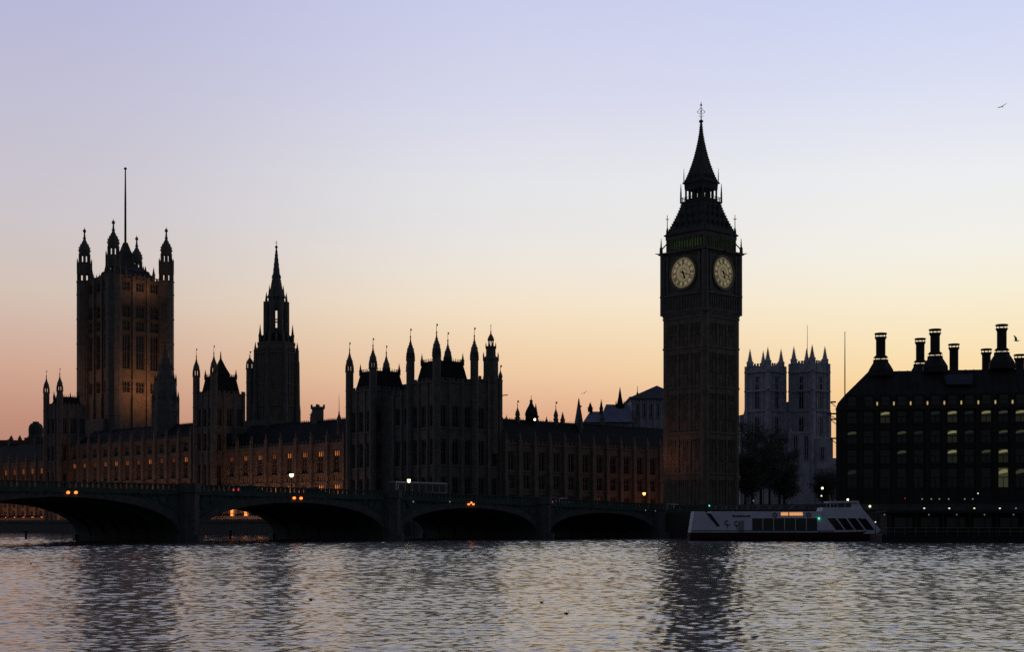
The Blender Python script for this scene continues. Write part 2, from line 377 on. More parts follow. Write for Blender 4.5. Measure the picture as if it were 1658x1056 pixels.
# ------------------------------------------------------------------ the clock tower
def clock_tower():
    S, c0 = 6.897, 1135
    z_ = lambda py: CH + (HY - py) / S
    t = thing('clock_tower', 'tall gothic clock tower with two lit dials and slender spire', 'clock tower', EX, EY, 0, PSI)
    hs = 6.25
    b = MB(); zt = z_(512)
    b.box(-hs + .25, hs - .25, -hs + .25, hs - .25, 4.5, zt + .5)
    for sx in (-1, 1):
        for sy in (-1, 1):
            b.lathe(sx * (hs - .75), sy * (hs - .75), [(1.12, 4.5), (1.12, zt)], 8)
            b.box(sx * hs - .9 if sx > 0 else sx * hs, sx * hs if sx > 0 else sx * hs + .9, sy * hs - .9 if sy > 0 else sy * hs, sy * hs if sy > 0 else sy * hs + .9, 4.5, zt)
    for f in range(4):                                 # thin vertical ribs and blind lancets on every face
        b.tr(0, 0, f * math.pi / 2)
        for k in range(1, 9):
            xx = -hs + .9 + (2 * hs - 1.8) * k / 9
            big = k % 3 == 0
            b.box(xx - (.22 if big else .10), xx + (.22 if big else .10), -hs - .02 if big else -hs + .12, -hs + .3, 4.5, zt)
        for zz in (z_(770), z_(705), z_(632), z_(568), z_(520)):
            b.box(-hs - .12, hs + .12, -hs - .14, -hs + .3, zz, zz + .45)
            b.box(-hs + .9, hs - .9, -hs + .06, -hs + .3, zz - 1.3, zz)
            for k in range(9):
                xx = -hs + .9 + (2 * hs - 1.8) * (k + .5) / 9
                b.box(xx - .42, xx - .30, -hs, -hs + .3, zz - 2.6, zz - 1.3); b.box(xx + .30, xx + .42, -hs, -hs + .3, zz - 2.6, zz - 1.3)
    b.T = None
    b.build('shaft', 'stone_warm', t)
    for f, (ox, oy, rot) in enumerate(((0, -hs + .1, 0), (hs - .1, 0, math.pi / 2))):     # slit windows
        for zz in (z_(745), z_(680), z_(605), z_(545)):
            for k in (-1, 0, 1):
                u = k * 2 * (hs - .9) * 3 / 9 * 1.0; c, s = math.cos(rot), math.sin(rot)
                put('window', win_mesh(.8, 3.6, 'none', 1, 'stone_warm'), t, (ox + c * u, oy + s * u, zz), rot)
    # clock stage
    h2 = 6.60; zb, zc = zt, z_(416)
    b = MB()
    b.sq(0, 0, [(hs, zb - .8), (h2 + .05, zb + .6), (h2 + .05, zb + 1.0), (h2 - .1, zb + 1.1), (h2 - .1, z_(484)), (h2 + .25, z_(483)), (h2 + .25, z_(480)), (h2 - .25, z_(479)), (h2 - .25, zc), (h2 + .55, zc + .35), (h2 + .55, zc + .75), (h2 - .1, zc + .9)])
    for sx in (-1, 1):
        for sy in (-1, 1): b.lathe(sx * (h2 - .35), sy * (h2 - .35), [(.8, zb), (.8, zc + .6)], 8)
    for f in range(4):
        b.tr(0, 0, f * math.pi / 2)
        for k in range(14): xx = -h2 + .6 + (2 * h2 - 1.2) * (k + .5) / 14; b.box(xx - .13, xx + .13, -h2 - .08, -h2 + .3, zb + 1.1, z_(486))
        for s in (-1, 1): b.box(s * 4.75 - .35, s * 4.75 + .35, -h2 - .1, -h2 + .4, z_(478), zc); b.box(s * 5.55 - .12, s * 5.55 + .12, -h2 - .05, -h2 + .4, z_(478), zc)
        zm = z_(447)
        b.box(-4.4, 4.4, -h2 - .02, -h2 + .4, zm + 4.35, zm + 4.7); b.box(-4.4, 4.4, -h2 - .02, -h2 + .4, zm - 4.7, zm - 4.35)
        b.box(-.2, .2, -h2 - .9, -h2, zc + .4, zc + .65)
    b.T = None
    for sx in (-1, 1):
        for sy in (-1, 1): b.bar((sx * h2, sy * h2, zc + .55), (sx * (h2 + 1.0), sy * (h2 + 1.0), zc + .75), .22, .08)   # corner gargoyles
    b.build('clock_stage', 'stone', t)
    # dials
    zm = z_(447); RD = 3.55
    def ring(b, r0, r1, y0, y1, n=48):
        vs, fs = [], []
        for k in range(n):
            a = 2 * math.pi * k / n
            for r in (r0, r1):
                for y in (y0, y1): vs.append((r * math.sin(a), y, zm + r * math.cos(a)))
        for k in range(n):
            i, j = 4 * k, 4 * ((k + 1) % n)
            fs += [(i, j, j + 2, i + 2), (i + 1, i + 3, j + 3, j + 1), (i, i + 1, j + 1, j), (i + 2, j + 2, j + 3, i + 3)]
        b.add(vs, fs)
    def seg(b, p, q, w, y, th=.04):
        p, q = Vector((p[0], 0, p[1])), Vector((q[0], 0, q[1])); d = (q - p).normalized(); n = Vector((d.z, 0, -d.x)) * w / 2
        c = [p + n, q + n, q - n, p - n]
        b.add([(v.x, y - th, zm + v.z) for v in c] + [(v.x, y, zm + v.z) for v in c], [(0, 1, 2, 3), (7, 6, 5, 4), (0, 4, 5, 1), (1, 5, 6, 2), (2, 6, 7, 3), (3, 7, 4, 0)])
    NUM = ['XII', 'I', 'II', 'III', 'IV', 'V', 'VI', 'VII', 'VIII', 'IX', 'X', 'XI']
    ydial = -h2 + .06
    d = MB(); ring(d, 0.0001, RD, ydial, ydial + .15)
    disc = d.mesh('dial', ['e_dial'])
    k_ = MB()
    ring(k_, RD - .02, RD + .55, ydial - .22, ydial + .3)
    mk = MB()
    for r0, r1 in ((RD * .955, RD * .975), (RD * .86, RD * .885), (RD * .565, RD * .60), (RD * .25, RD * .28)): ring(mk, r0, r1, ydial - .03, ydial + .01)
    for k in range(60):
        a = 2 * math.pi * k / 60; seg(mk, (RD * .88 * math.sin(a), RD * .88 * math.cos(a)), (RD * .96 * math.sin(a), RD * .96 * math.cos(a)), .07, ydial)
    for k in range(24):
        a = 2 * math.pi * (k + .5) / 24; seg(mk, (RD * .27 * math.sin(a), RD * .27 * math.cos(a)), (RD * .57 * math.sin(a), RD * .57 * math.cos(a)), .045, ydial)
    for i, s in enumerate(NUM):
        a = 2 * math.pi * i / 12; e = (math.cos(a), -math.sin(a)); o = (math.sin(a), math.cos(a))
        P = lambda u, v: (o[0] * v + e[0] * u, o[1] * v + e[1] * u)
        wd = [dict(I=.22, V=.36, X=.36)[ch] for ch in s]; u = -sum(wd) / 2; lo, hi = RD * .61, RD * .855
        for ch, w in zip(s, wd):
            c = u + w / 2
            if ch == 'I': seg(mk, P(c, lo), P(c, hi), .13, ydial)
            if ch == 'V': seg(mk, P(c - .14, hi), P(c, lo), .13, ydial); seg(mk, P(c + .14, hi), P(c, lo), .07, ydial)
            if ch == 'X': seg(mk, P(c - .15, hi), P(c + .15, lo), .13, ydial); seg(mk, P(c + .15, hi), P(c - .15, lo), .07, ydial)
            u += w
    hd = MB()
    am, ah = R(18 * 6), R(5.3 * 30)
    seg(hd, (-.9 * math.sin(am), -.9 * math.cos(am)), (RD * .93 * math.sin(am), RD * .93 * math.cos(am)), .17, ydial - .12)
    seg(hd, (-.6 * math.sin(ah), -.6 * math.cos(ah)), (RD * .44 * math.sin(ah), RD * .44 * math.cos(ah)), .42, ydial - .07)
    ring(hd, .0001, .3, ydial - .2, ydial - .05, 16)
    rimm, markm, handm = k_.mesh('dial_rim', ['gilt']), mk.mesh('numerals', ['black']), hd.mesh('hands', ['black'])
    for f in range(4):
        o = put('dial', disc, t, (0, 0, 0), f * math.pi / 2)
        put('dial_rim', rimm, o); put('numerals', markm, o); put('hands', handm, o)
    # belfry
    h3 = 5.85; za, zb2 = zc + .9, z_(383)
    b = MB()
    b.sq(0, 0, [(h3 - .1, za - .2), (h3 - .1, za + .55)]); b.sq(0, 0, [(h3 + .05, zb2 - .9), (h3 + .05, zb2)])
    for f in range(4):
        b.tr(0, 0, f * math.pi / 2)
        for k in range(15):
            xx = -h3 + .3 + (2 * h3 - .6) * k / 14; w = .30 if k % 2 == 0 else .12
            b.box(xx - w / 2 - .03, xx + w / 2 + .03, -h3, -h3 + .6, za, zb2 - .5)
        for k in range(7):
            x0 = -h3 + .3 + (2 * h3 - .6) * (2 * k) / 14; x1 = x0 + (2 * h3 - .6) / 7; xm = (x0 + x1) / 2
            b.prism_xz([(x0, zb2 - 1.9), (x0, zb2 - .8), (xm, zb2 - .8)], -h3 + .05, -h3 + .5); b.prism_xz([(x1, zb2 - 1.9), (xm, zb2 - .8), (x1, zb2 - .8)], -h3 + .05, -h3 + .5)
    b.T = None
    b.build('belfry', 'stone', t)
    gl = MB(); gl.sq(0, 0, [(h3 - 1.0, za + .3), (h3 - 1.0, zb2 - .4)]); gl.build('belfry_light', 'e_green', t)
    # lower roof
    z1 = z_(329)
    H = z1 - zb2
    b = MB()
    prof = [(h3 + .35, zb2), (h3 + .35, zb2 + .3)] + [(3.25 + (h3 - 3.25) * (1 - f) ** 1.25, zb2 + .3 + (H - .3) * f) for f in (0, .15, .3, .45, .6, .75, .9, 1)]
    b.sq(0, 0, prof)
    for f in range(4):
        b.tr(0, 0, f * math.pi / 2)
        for row, (fz, cnt) in enumerate(((.18, 5), (.45, 4), (.7, 3))):
            yy = 3.25 + (h3 - 3.25) * (1 - fz) ** 1.25
            for k in range(cnt):
                xx = (k - (cnt - 1) / 2) * 1.7; zz = zb2 + .3 + (H - .3) * fz
                b.box(xx - .3, xx + .3, -yy - .12, -yy + .8, zz - .2, zz + .8); b.prism_xz([(xx - .42, zz + .8), (xx + .42, zz + .8), (xx, zz + 1.6)], -yy - .2, -yy + 1.0)
        for k in range(12):                         # crockets up the hips
            fz = k / 12; rr = 3.25 + (h3 - 3.25) * (1 - fz) ** 1.25; b.ball((rr, rr, zb2 + .4 + (H - .3) * fz), .16, 5)
    b.T = None
    b.build('lower_roof', 'iron', t)
    # lantern
    h4 = 2.72; z2 = z_(297)
    b = MB()
    b.sq(0, 0, [(3.45, z1 - .1), (3.45, z1 + .25), (h4, z1 + .3), (h4, z1 + .9)]); b.sq(0, 0, [(h4, z2 - 1.6), (h4 + .1, z2)])
    for f in range(4):
        b.tr(0, 0, f * math.pi / 2)
        for k in range(5): xx = -h4 + .2 + (2 * h4 - .4) * k / 4; b.box(xx - .13, xx + .13, -h4 + .02, -h4 + .42, z1 + .8, z2 - 1.4)
        for k in range(12): xx = -3.35 + 6.7 * k / 11; b.box(xx - .04, xx + .04, -3.4, -3.32, z1 + .25, z1 + 1.15)
        b.box(-3.4, 3.4, -3.41, -3.31, z1 + 1.15, z1 + 1.25)
    b.T = None
    b.sq(0, 0, [(.55, z1 + .3), (.55, z2 - 1)])
    b.build('lantern', 'iron', t)
    # spire
    b = MB(); z3 = z_(198); H = z3 - z2
    pr = [(3.1, z2 - .1), (3.1, z2 + .25)]
    for f, w in ((.0, 2.85), (.08, 2.45), (.18, 2.02), (.3, 1.58), (.42, 1.2), (.55, .87), (.68, .58), (.82, .34), (1, .16)): pr.append((w, z2 + .25 + (H - .25) * f))
    b.sq(0, 0, pr)
    for k in range(26):
        f = k / 26; zz = z2 + .3 + (H - .25) * f
        for i in range(2, len(pr) - 1):
            if pr[i][1] <= zz <= pr[i + 1][1]:
                rr = pr[i][0] + (pr[i + 1][0] - pr[i][0]) * (zz - pr[i][1]) / (pr[i + 1][1] - pr[i][1])
                for s in ((1, 1), (1, -1), (-1, 1), (-1, -1)): b.ball((s[0] * rr, s[1] * rr, zz), .13, 5)
    for f in range(4):
        b.tr(0, 0, f * math.pi / 2)
        for xx in (-1.2, 0, 1.2): b.box(xx - .2, xx + .2, -2.75, -1.8, z2 + .5, z2 + 1.3); b.prism_xz([(xx - .3, z2 + 1.3), (xx + .3, z2 + 1.3), (xx, z2 + 1.9)], -2.8, -1.5)
    b.T = None
    o = b.build('spire', 'iron', t)
    b = MB(); zo = z_(196); top = z_(164.5)
    b.bar((0, 0, z3 - .3), (0, 0, top), .13, .06); b.lathe(0, 0, [(.12, zo - .6), (.55, zo - .05), (.55, zo + .12), (.15, zo + .4)], 8)
    zx = z_(181)
    for k in range(4):
        a = k * math.pi / 2 + math.pi / 4
        ex, ey = .85 * math.cos(a), .85 * math.sin(a)
        b.bar((0, 0, zx - .5), (ex, ey, zx - .1), .05); b.bar((ex, ey, zx - .2), (ex, ey, zx + .25), .05); b.bar((ex, ey, zx), (0, 0, zx + 1.15), .05); b.bar((0, 0, zx - 1.3), (ex * .6, ey * .6, zx - .8), .05)
    b.ball((0, 0, z_(169.5)), .26, 6); b.ball((0, 0, zx + .2), .2, 6)
    b.build('finial', 'gilt', o)
    # corner pinnacles
    for sx in (-1, 1):
        for sy in (-1, 1):
            x, y = sx * (h3 - .25), sy * (h3 - .25)
            b = MB(); b.lathe(x, y, [(.32, zb2 - .3), (.30, zb2 + 1.2), (.10, zb2 + 2.2), (.07, z_(348))], 6); zz = z_(355)
            b.bar((x - .45, y, zz), (x + .45, y, zz), .06); b.bar((x, y - .45, zz), (x, y + .45, zz), .06); b.ball((x, y, zz), .14, 5)
            b.build('pinnacle', 'iron', t)
            x, y = sx * (h2 + .02), sy * (h2 + .02)
            b = MB(); b.lathe(x, y, [(.42, zc + .7), (.36, zc + 2.1), (.2, zc + 2.3), (.05, z_(386))], 6)
            b.bar((x - sx * .2, y - sy * .2, zc + 1.9), (x - sx * .9, y - sy * .9, zc + 3.0), .14)
            b.build('pinnacle', 'stone', t)
            x, y = sx * 3.35, sy * 3.35
            b = MB(); b.lathe(x, y, [(.24, z1), (.20, z1 + 2.2), (.05, z1 + 4.6)], 6); b.bar((x - .2, y, z1 + 3.4), (x + .2, y, z1 + 3.4), .05)
            b.build('pinnacle', 'iron', t)
            x, y = sx * 2.85, sy * 2.85
            b = MB(); b.lathe(x, y, [(.12, z2), (.10, z2 + 1.8), (.03, z2 + 3.6)], 6); b.build('pinnacle', 'iron', t)
    return t
clock_tower()

# ------------------------------------------------------------------ palace pavilion towers with corner turrets and steep roofs
def pavilion(name, label, a, b_, s, z0, zw, zr, zs, zl, zd, zv, turr=1.0, group='turreted palace towers', rows=((9, 5), (17, 6), (26, 5)), yaw=0, skip=(), cap=None, low='none'):
    t = thing(name, label, 'palace tower', *W(a, b_), 0, PSI + R(yaw), group)
    h = s / 2; c = MB(); c.box(-h + .9, h - .9, -h + .9, h - .9, z0, zw - .2); c.build('core_wall', 'stone', t)
    rw = [(q, hh) for q, hh in rows if q > z0 and q + hh < zw - 1]
    facade(t, -h, -h, 0, s, 3, z0, zw, rw, 1.9, lambda i, j: low if j == 0 else 'none', 'stone', .35, .8)
    facade(t, h, -h, math.pi / 2, s, 3, z0, zw, rw, 1.9, None, 'stone', .35, .8)
    bk = MB(); bk.box(-h + .02, h - .92, h - .9, h, z0, zw - .1); bk.box(-h + .01, -h + .9, -h + .92, h - .92, z0, zw - .1); bk.build('rear_wall', 'stone', t)
    r = MB(); rh = h - 1.0; r.frus(0, 0, rh, rh, zw - .3, rh * .78, rh * .78, zr); r.frus(0, 0, rh * .80, rh * .80, zr, rh * .80, rh * .80, zr + .2)
    q = rh * .78
    for f in range(4): r.tr(0, 0, f * math.pi / 2); cresting(r, -q, q, -q, zr + .2, .7, .9)
    r.T = None
    if cap: r.sq(0, 0, [(q * .62, zr), (q * .62, zr + .8), (q * .66, zr + .9), (q * .35, zr + (cap - zr) * .55), (.2, cap), (.06, cap + 2.2)])
    r.build('roof', 'slate', t)
    for sx in (-1, 1):
        for sy in (-1, 1):
            if (sx, sy) not in skip: turret(t, sx * h, sy * h, turr, z0, zs, zl, zd, zv)
            pinnacle(t, sx * q, sy * q, .26, zr - .5, zr + 2.6, 'iron')
    return t
Bc = (50.5, -36.5); Ac = (74.7, -36.5)
pavilion('pavilion_tower', 'turreted palace tower at the corner nearest the clock tower', *Bc, 11.1, 3.2, 37.0, 41.6, 42.8, 44.2, 48.2, 50.4, yaw=-6)
pavilion('pavilion_tower', 'turreted palace tower just south of the corner pavilion, ending the lit river range', *Ac, 11.1, 3.2, 36.6, 41.0, 41.8, 43.2, 47.2, 49.2, yaw=-6)
am = a_of(351, -40.5)
pavilion('pavilion_tower', 'turreted palace tower standing before the octagonal central spire', am + 5, -36, 10.2, 3.2, 40.5, 45.2, 46.0, 47.6, 51.6, 54.0, rows=((4.2, 3.4), (14, 6), (24, 5), (31, 5)), skip=((1, 1), (-1, 1)), cap=50.8, yaw=-3, low=('full', 'e_glow'))
al = a_of(100, -40.5)
pavilion('pavilion_tower', 'turreted palace tower at the far south end in front of the great square tower', al + 4.6, -36.5, 9.6, 3.2, 42.5, 45.0, 47.2, 48.6, 52.6, 54.6, rows=((7, 4), (14, 6), (24, 5), (33, 5)), skip=((1, 1), (-1, 1)))

# link block of the north pavilion with its stair tower
t = thing('pavilion_block', 'dark palace block between the two turreted corner towers with an octagonal stair tower', 'palace building', *W(45, -42), 0, PSI)
L = 80.2 - 45
c = MB(); c.box(-L + 1.5, -1.5, 1.8, 20, 3.2, 34.6); c.build('core_wall', 'stone', t)
facade(t, -18.5, .6, 0, 7.2, 2, 3.2, 34.9, [(9, 5), (17, 6), (27, 4)], 1.9, None, 'stone', .5, .9)
facade(t, -.6, 11.6, math.pi / 2, 8.8, 2, 3.2, 38.2, [(9, 5), (17, 6), (26, 5)], 1.9, None, 'stone', .5, .9)
b = MB(); b.box(-9, -1.6, 12, 20.4, 34.6, 38.2); b.build('upper_wall', 'stone', t)
b = MB(); gable(b, -L + 3, -14, 4, 17, 34.6, 38.4, 3, 3); b.build('roof', 'slate', t)
x, y = -2, 18.3
b = MB(); d = 366
b.lathe(x, y, [(1.95, 20), (1.95, 43.0), (2.1, 43.2), (2.1, 43.6), (1.3, 44.2), (1.25, 46.2), (1.4, 46.3), (1.35, 46.6), (.8, 46.7)], 8)
for k in range(8): q = 2 * math.pi * (k + .5) / 8; b.lathe(x + .62 * math.cos(q), y + .62 * math.sin(q), [(.11, 46.6), (.11, 48.0)], 4)
for k in range(8):
    q = 2 * math.pi * (k + .5) / 8; b.lathe(x + 1.95 * math.cos(q), y + 1.95 * math.sin(q), [(.16, 43), (.16, 44.4), (0, 45.2)], 4); b.lathe(x + 1.3 * math.cos(q), y + 1.3 * math.sin(q), [(.12, 46), (.12, 47), (0, 47.6)], 4)
b.lathe(x, y, [(.86, 48.0), (.9, 48.2), (.72, 48.8), (.3, 49.5), (.1, 50)], 8)
o = b.build('stair_tower', 'stone', t)
b = MB(); b.bar((x, y, 49.9), (x, y, 52), .06); b.ball((x, y, 50.2), .2); b.ball((x, y, 51.8), .13); b.build('finial', 'gilt', o)
turret(t, -1, 20.6, .55, 26, 38.4, 39.2, 41.2, 42.2, open_=False)
b = MB(); b.bar((-.6, 20.4, 34.5), (1.8, 20.4, 34.5), .12); b.build('gargoyle', 'stone', t)

# ------------------------------------------------------------------ river ranges
def river_range(label, a0, a1, n, z1, rows, kinds, zr, b_=-38, zbase=3.2, pinn=True):
    t = thing('river_range', label, 'palace building', *W(a0, b_), 0, PSI, 'river ranges of the palace')
    L = a1 - a0
    c = MB(); c.box(-L + .05, -.05, .85, 14, zbase, z1); c.build('core_wall', 'stone_warm', t)
    facade(t, -L, 0, 0, L, n, zbase, z1, rows, 2.7, kinds, 'stone_warm', .9, 1.2, 3)
    r = MB(); gable(r, -L, 0, 1.2, 15.2, z1 - .1, zr, .6, .6); cresting(r, -L + 1, -1, 8.2, zr - .05)
    ro = r.build('roof', 'slate', t)
    for k in range(3):
        cx = -L * (k + .5) / 3
        b = MB(); b.box(cx - .7, cx + .7, 7.6, 8.8, zr - 2.5, zr + 1.8); b.box(cx - .85, cx + .85, 7.45, 8.95, zr + 1.8, zr + 2.1)
        for q in (-.4, 0, .4): b.lathe(cx + q, 8.2, [(.16, zr + 2.1), (.14, zr + 2.9)], 6)
        b.build('chimney', 'stone', ro)
    if pinn:
        for i in range(n + 1): pinnacle(t, -min(max(i * L / n, .5), L - .5), -.3, .34, z1 + .5, z1 + 3.6, 'stone_warm')
    return t
a0, a1 = 80.4, am - .2
river_range('river front range with nine warmly lit bays below a dark slate roof', a0, a1, 9, 24.2, [(4.0, 3.6), (10.6, 2.7), (14.3, 1.3), (16.4, 5.8)], lambda i, j: ('none' if (i, j) == (5, 1) else [('full', 'e_glow'), ('full', 'e_sill'), ('full', 'e_patch'), ('head', 'e_head')][j]), 31.0)
def kin2(i, j):
    if j == 2: return ('head', 'e_head') if (i * 7) % 11 not in (3, 8) else ('head', 'e_dim')
    if j == 3: return ('head', 'e_faint') if i % 2 else 'none'
    if j == 0: return ('sill', 'e_glow') if i % 2 else 'none'
    return ('full', 'e_patch') if i % 3 and i < 10 else 'none'
b0, b1 = am + 10.4, al - .3
nb = 12
river_range('taller central river range with a row of small amber uplight glows on the window heads', b0, b1, nb, 28.6, [(4.0, 3.6), (13.4, 2.2), (16.6, 6.4), (24.4, 3.0)], kin2, 33.6)
c0 = al + 9.6
river_range('southernmost river range, low and warmly lit at the picture edge', c0, c0 + 62, 9, 24.4, [(4.0, 3.6), (8.6, 2.6), (14.0, 8.4)], lambda i, j: ('head', 'e_head') if j == 2 else (('sill', 'e_glow') if j == 0 else 'none'), 31.8)

# ------------------------------------------------------------------ north range toward the clock tower
t = thing('north_range', 'long low palace range joining the corner pavilion to the clock tower', 'palace building', *W(45, -21.4), 0, PSI)
L = 75
c = MB(); c.box(-14, -.85, .05, L, 4.5, 22.8); c.build('core_wall', 'stone_warm', t)
facade(t, 0, 0, math.pi / 2, L, 14, 4.5, 23.0, [(6, 4), (11.6, 3.4), (16.2, 4.6)], 2.3, lambda i, j: ('full', 'e_faint') if (i, j) in ((2, 0), (3, 0), (6, 0), (9, 0)) else 'none', 'stone_warm', .9, 1.2, 2)
b = MB().tr(0, 0, math.pi / 2); gable(b, 0, L, .8, 13.5, 22.9, 29.4, 1, 1); cresting(b, 1, L - 1, 7.15, 29.35); roof = b.build('roof', 'slate', t)
for i in range(15): pinnacle(t, .3, min(max(i * L / 14, .5), L - .5), .34, 23.4, 26.4, 'stone_warm')
def on_roof(px): return b_of(px, 52) + 21.4
def dn(px): return W(52, b_of(px, 52))[1]
for px, y0, yt, yv, r in ((838, 676, 657, 648, 4.2), (900, 678, 659, 650, 4.0)):
    d = dn(px); rr = r / F * d; turret(t, -7, on_roof(px), rr, 26, zp(y0, d), zp(y0 - 4, d), zp(yt, d), zp(yv, d), open_=False, name='roof_turret')
for px, y0, yt, r in ((911, 684, 667, 2.6), (867.5, 676, 654, 3), (975, 684, 662, 2.5), (1030, 684, 660, 2.5), (820, 684, 672, 1.6), (885, 684, 674, 1.4)):
    d = dn(px); pinnacle(t, -7, on_roof(px), r / F * d, zp(688, d), zp(yt, d), name='roof_pinnacle')
px = 860; d = dn(px); h = 9.0 / F * d; b = MB()
b.sq(-7, on_roof(px), [(h / 1.36, 27), (h / 1.36, zp(673, d)), (h / 1.25, zp(672.5, d)), (h / 1.25, zp(671, d)), (h * .62, zp(664, d)), (h * .28, zp(656, d)), (.18, zp(651, d))]); o = b.build('roof_pavilion', 'slate', t)
b = MB(); b.ball((-7, on_roof(px), zp(650, d)), .45, 6); b.bar((-7, on_roof(px), zp(651, d)), (-7, on_roof(px), zp(641, d)), .08); b.build('finial', 'gilt', o)
px = 935.5; d = dn(px); b = MB(); h = 8 / F * d
b.lathe(-7, on_roof(px) + .4, [(h * .95, 27), (h * .95, zp(685, d)), (h * .5, zp(665, d)), (.10, zp(645, d))], 8); b.build('roof_spirelet', 'lead', t)
turret(t, -5, on_roof(930.5), .55, 26, zp(677, 390), zp(674, 390), zp(662, 390), zp(655, 390), open_=False, name='roof_turret')
px = 846; d = dn(px); b = MB(); b.ball((-2, on_roof(px) - .5, zp(681.5, d)), .32, 8); tag(b.build('roof_lamp', 'e_lamp', t), '', '') ; o = col.objects[-1]
for k in ('label', 'category'): del o[k]

# ------------------------------------------------------------------ great hall roofs (pale lead) behind the north range
d = 440; sc = d / F
def hx(px): return (px - 1010) * sc
t = thing('great_hall', 'pale grey lead roofs of the great hall showing over the dark north range', 'hall', *at(1010, d), 0, 0)
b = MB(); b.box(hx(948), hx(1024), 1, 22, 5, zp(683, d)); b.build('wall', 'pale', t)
b = MB(); z0 = zp(684, d)
b.add([(hx(944), 0, z0), (hx(984), 0, z0), (hx(984), 22, z0), (hx(944), 22, z0), (hx(958), 9, zp(663, d)), (hx(984), 9, zp(663, d))], [(0, 1, 5, 4), (2, 3, 4, 5), (3, 0, 4), (1, 2, 5), (3, 2, 1, 0)])
b.build('roof', 'lead', t)
b = MB()
b.add([(hx(972), -.8, z0), (hx(1024), -.8, z0), (hx(1024), 22, z0), (hx(972), 22, z0), (hx(984.5), 9, zp(651, d)), (hx(1024), 9, zp(652, d))], [(0, 1, 5, 4), (2, 3, 4, 5), (3, 0, 4), (1, 2, 5), (3, 2, 1, 0)])
ro = b.build('roof', 'lead', t)
b = MB(); x = hx(1007); b.lathe(x, 8, [(1.3, zp(668, d)), (1.3, zp(652, d)), (.95, zp(650, d)), (.5, zp(638, d)), (.35, zp(632, d)), (.05, zp(623, d))], 8)
for k in range(8): q = 2 * math.pi * (k + .5) / 8; b.lathe(x + 1.3 * math.cos(q), 8 + 1.3 * math.sin(q), [(.16, zp(660, d)), (.16, zp(650, d)), (0, zp(645, d))], 4)
b.build('lantern_spire', 'slate', t)
pinnacle(t, hx(958), 8, .7, zp(664, d), zp(648, d), 'slate'); pinnacle(t, hx(975.5), 6, .5, zp(668, d), zp(644, d), 'slate')
t = thing('gabled_hall', 'pale building with a wide low gable beside the clock tower shaft', 'building', *at(1063, 452), 0, 0)
d = 452; sc = d / F
def hx(px): return (px - 1063) * sc
b = MB(); b.box(hx(1022), hx(1102), 0, 24, 5, zp(646, d))
for k in range(7): x = hx(1027 + 11 * k); b.box(x - .35, x + .35, -.4, .0, 5, zp(648, d))
b.build('wall', 'pale', t)
for k in range(6): put('window', win_mesh(.9, 4.2, 'none', 1, 'pale'), t, (hx(1032.5 + 11 * k), -.33, zp(676, d)))
b = MB(); b.box(hx(1019), hx(1107), -1.3, 25, zp(646, d), zp(643, d)); b.build('cornice', 'lead', t)
b = MB(); b.prism_xz([(hx(1022), zp(643, d)), (hx(1104), zp(643, d)), (hx(1063), zp(625, d))], -.9, 24.5); b.build('roof', 'lead', t)
b = MB(); x = hx(1032.5); b.lathe(x, 1, [(.25, zp(645, d)), (.4, zp(638, d)), (.12, zp(634, d)), (.06, zp(625, d))], 6); b.build('finial', 'slate', t)

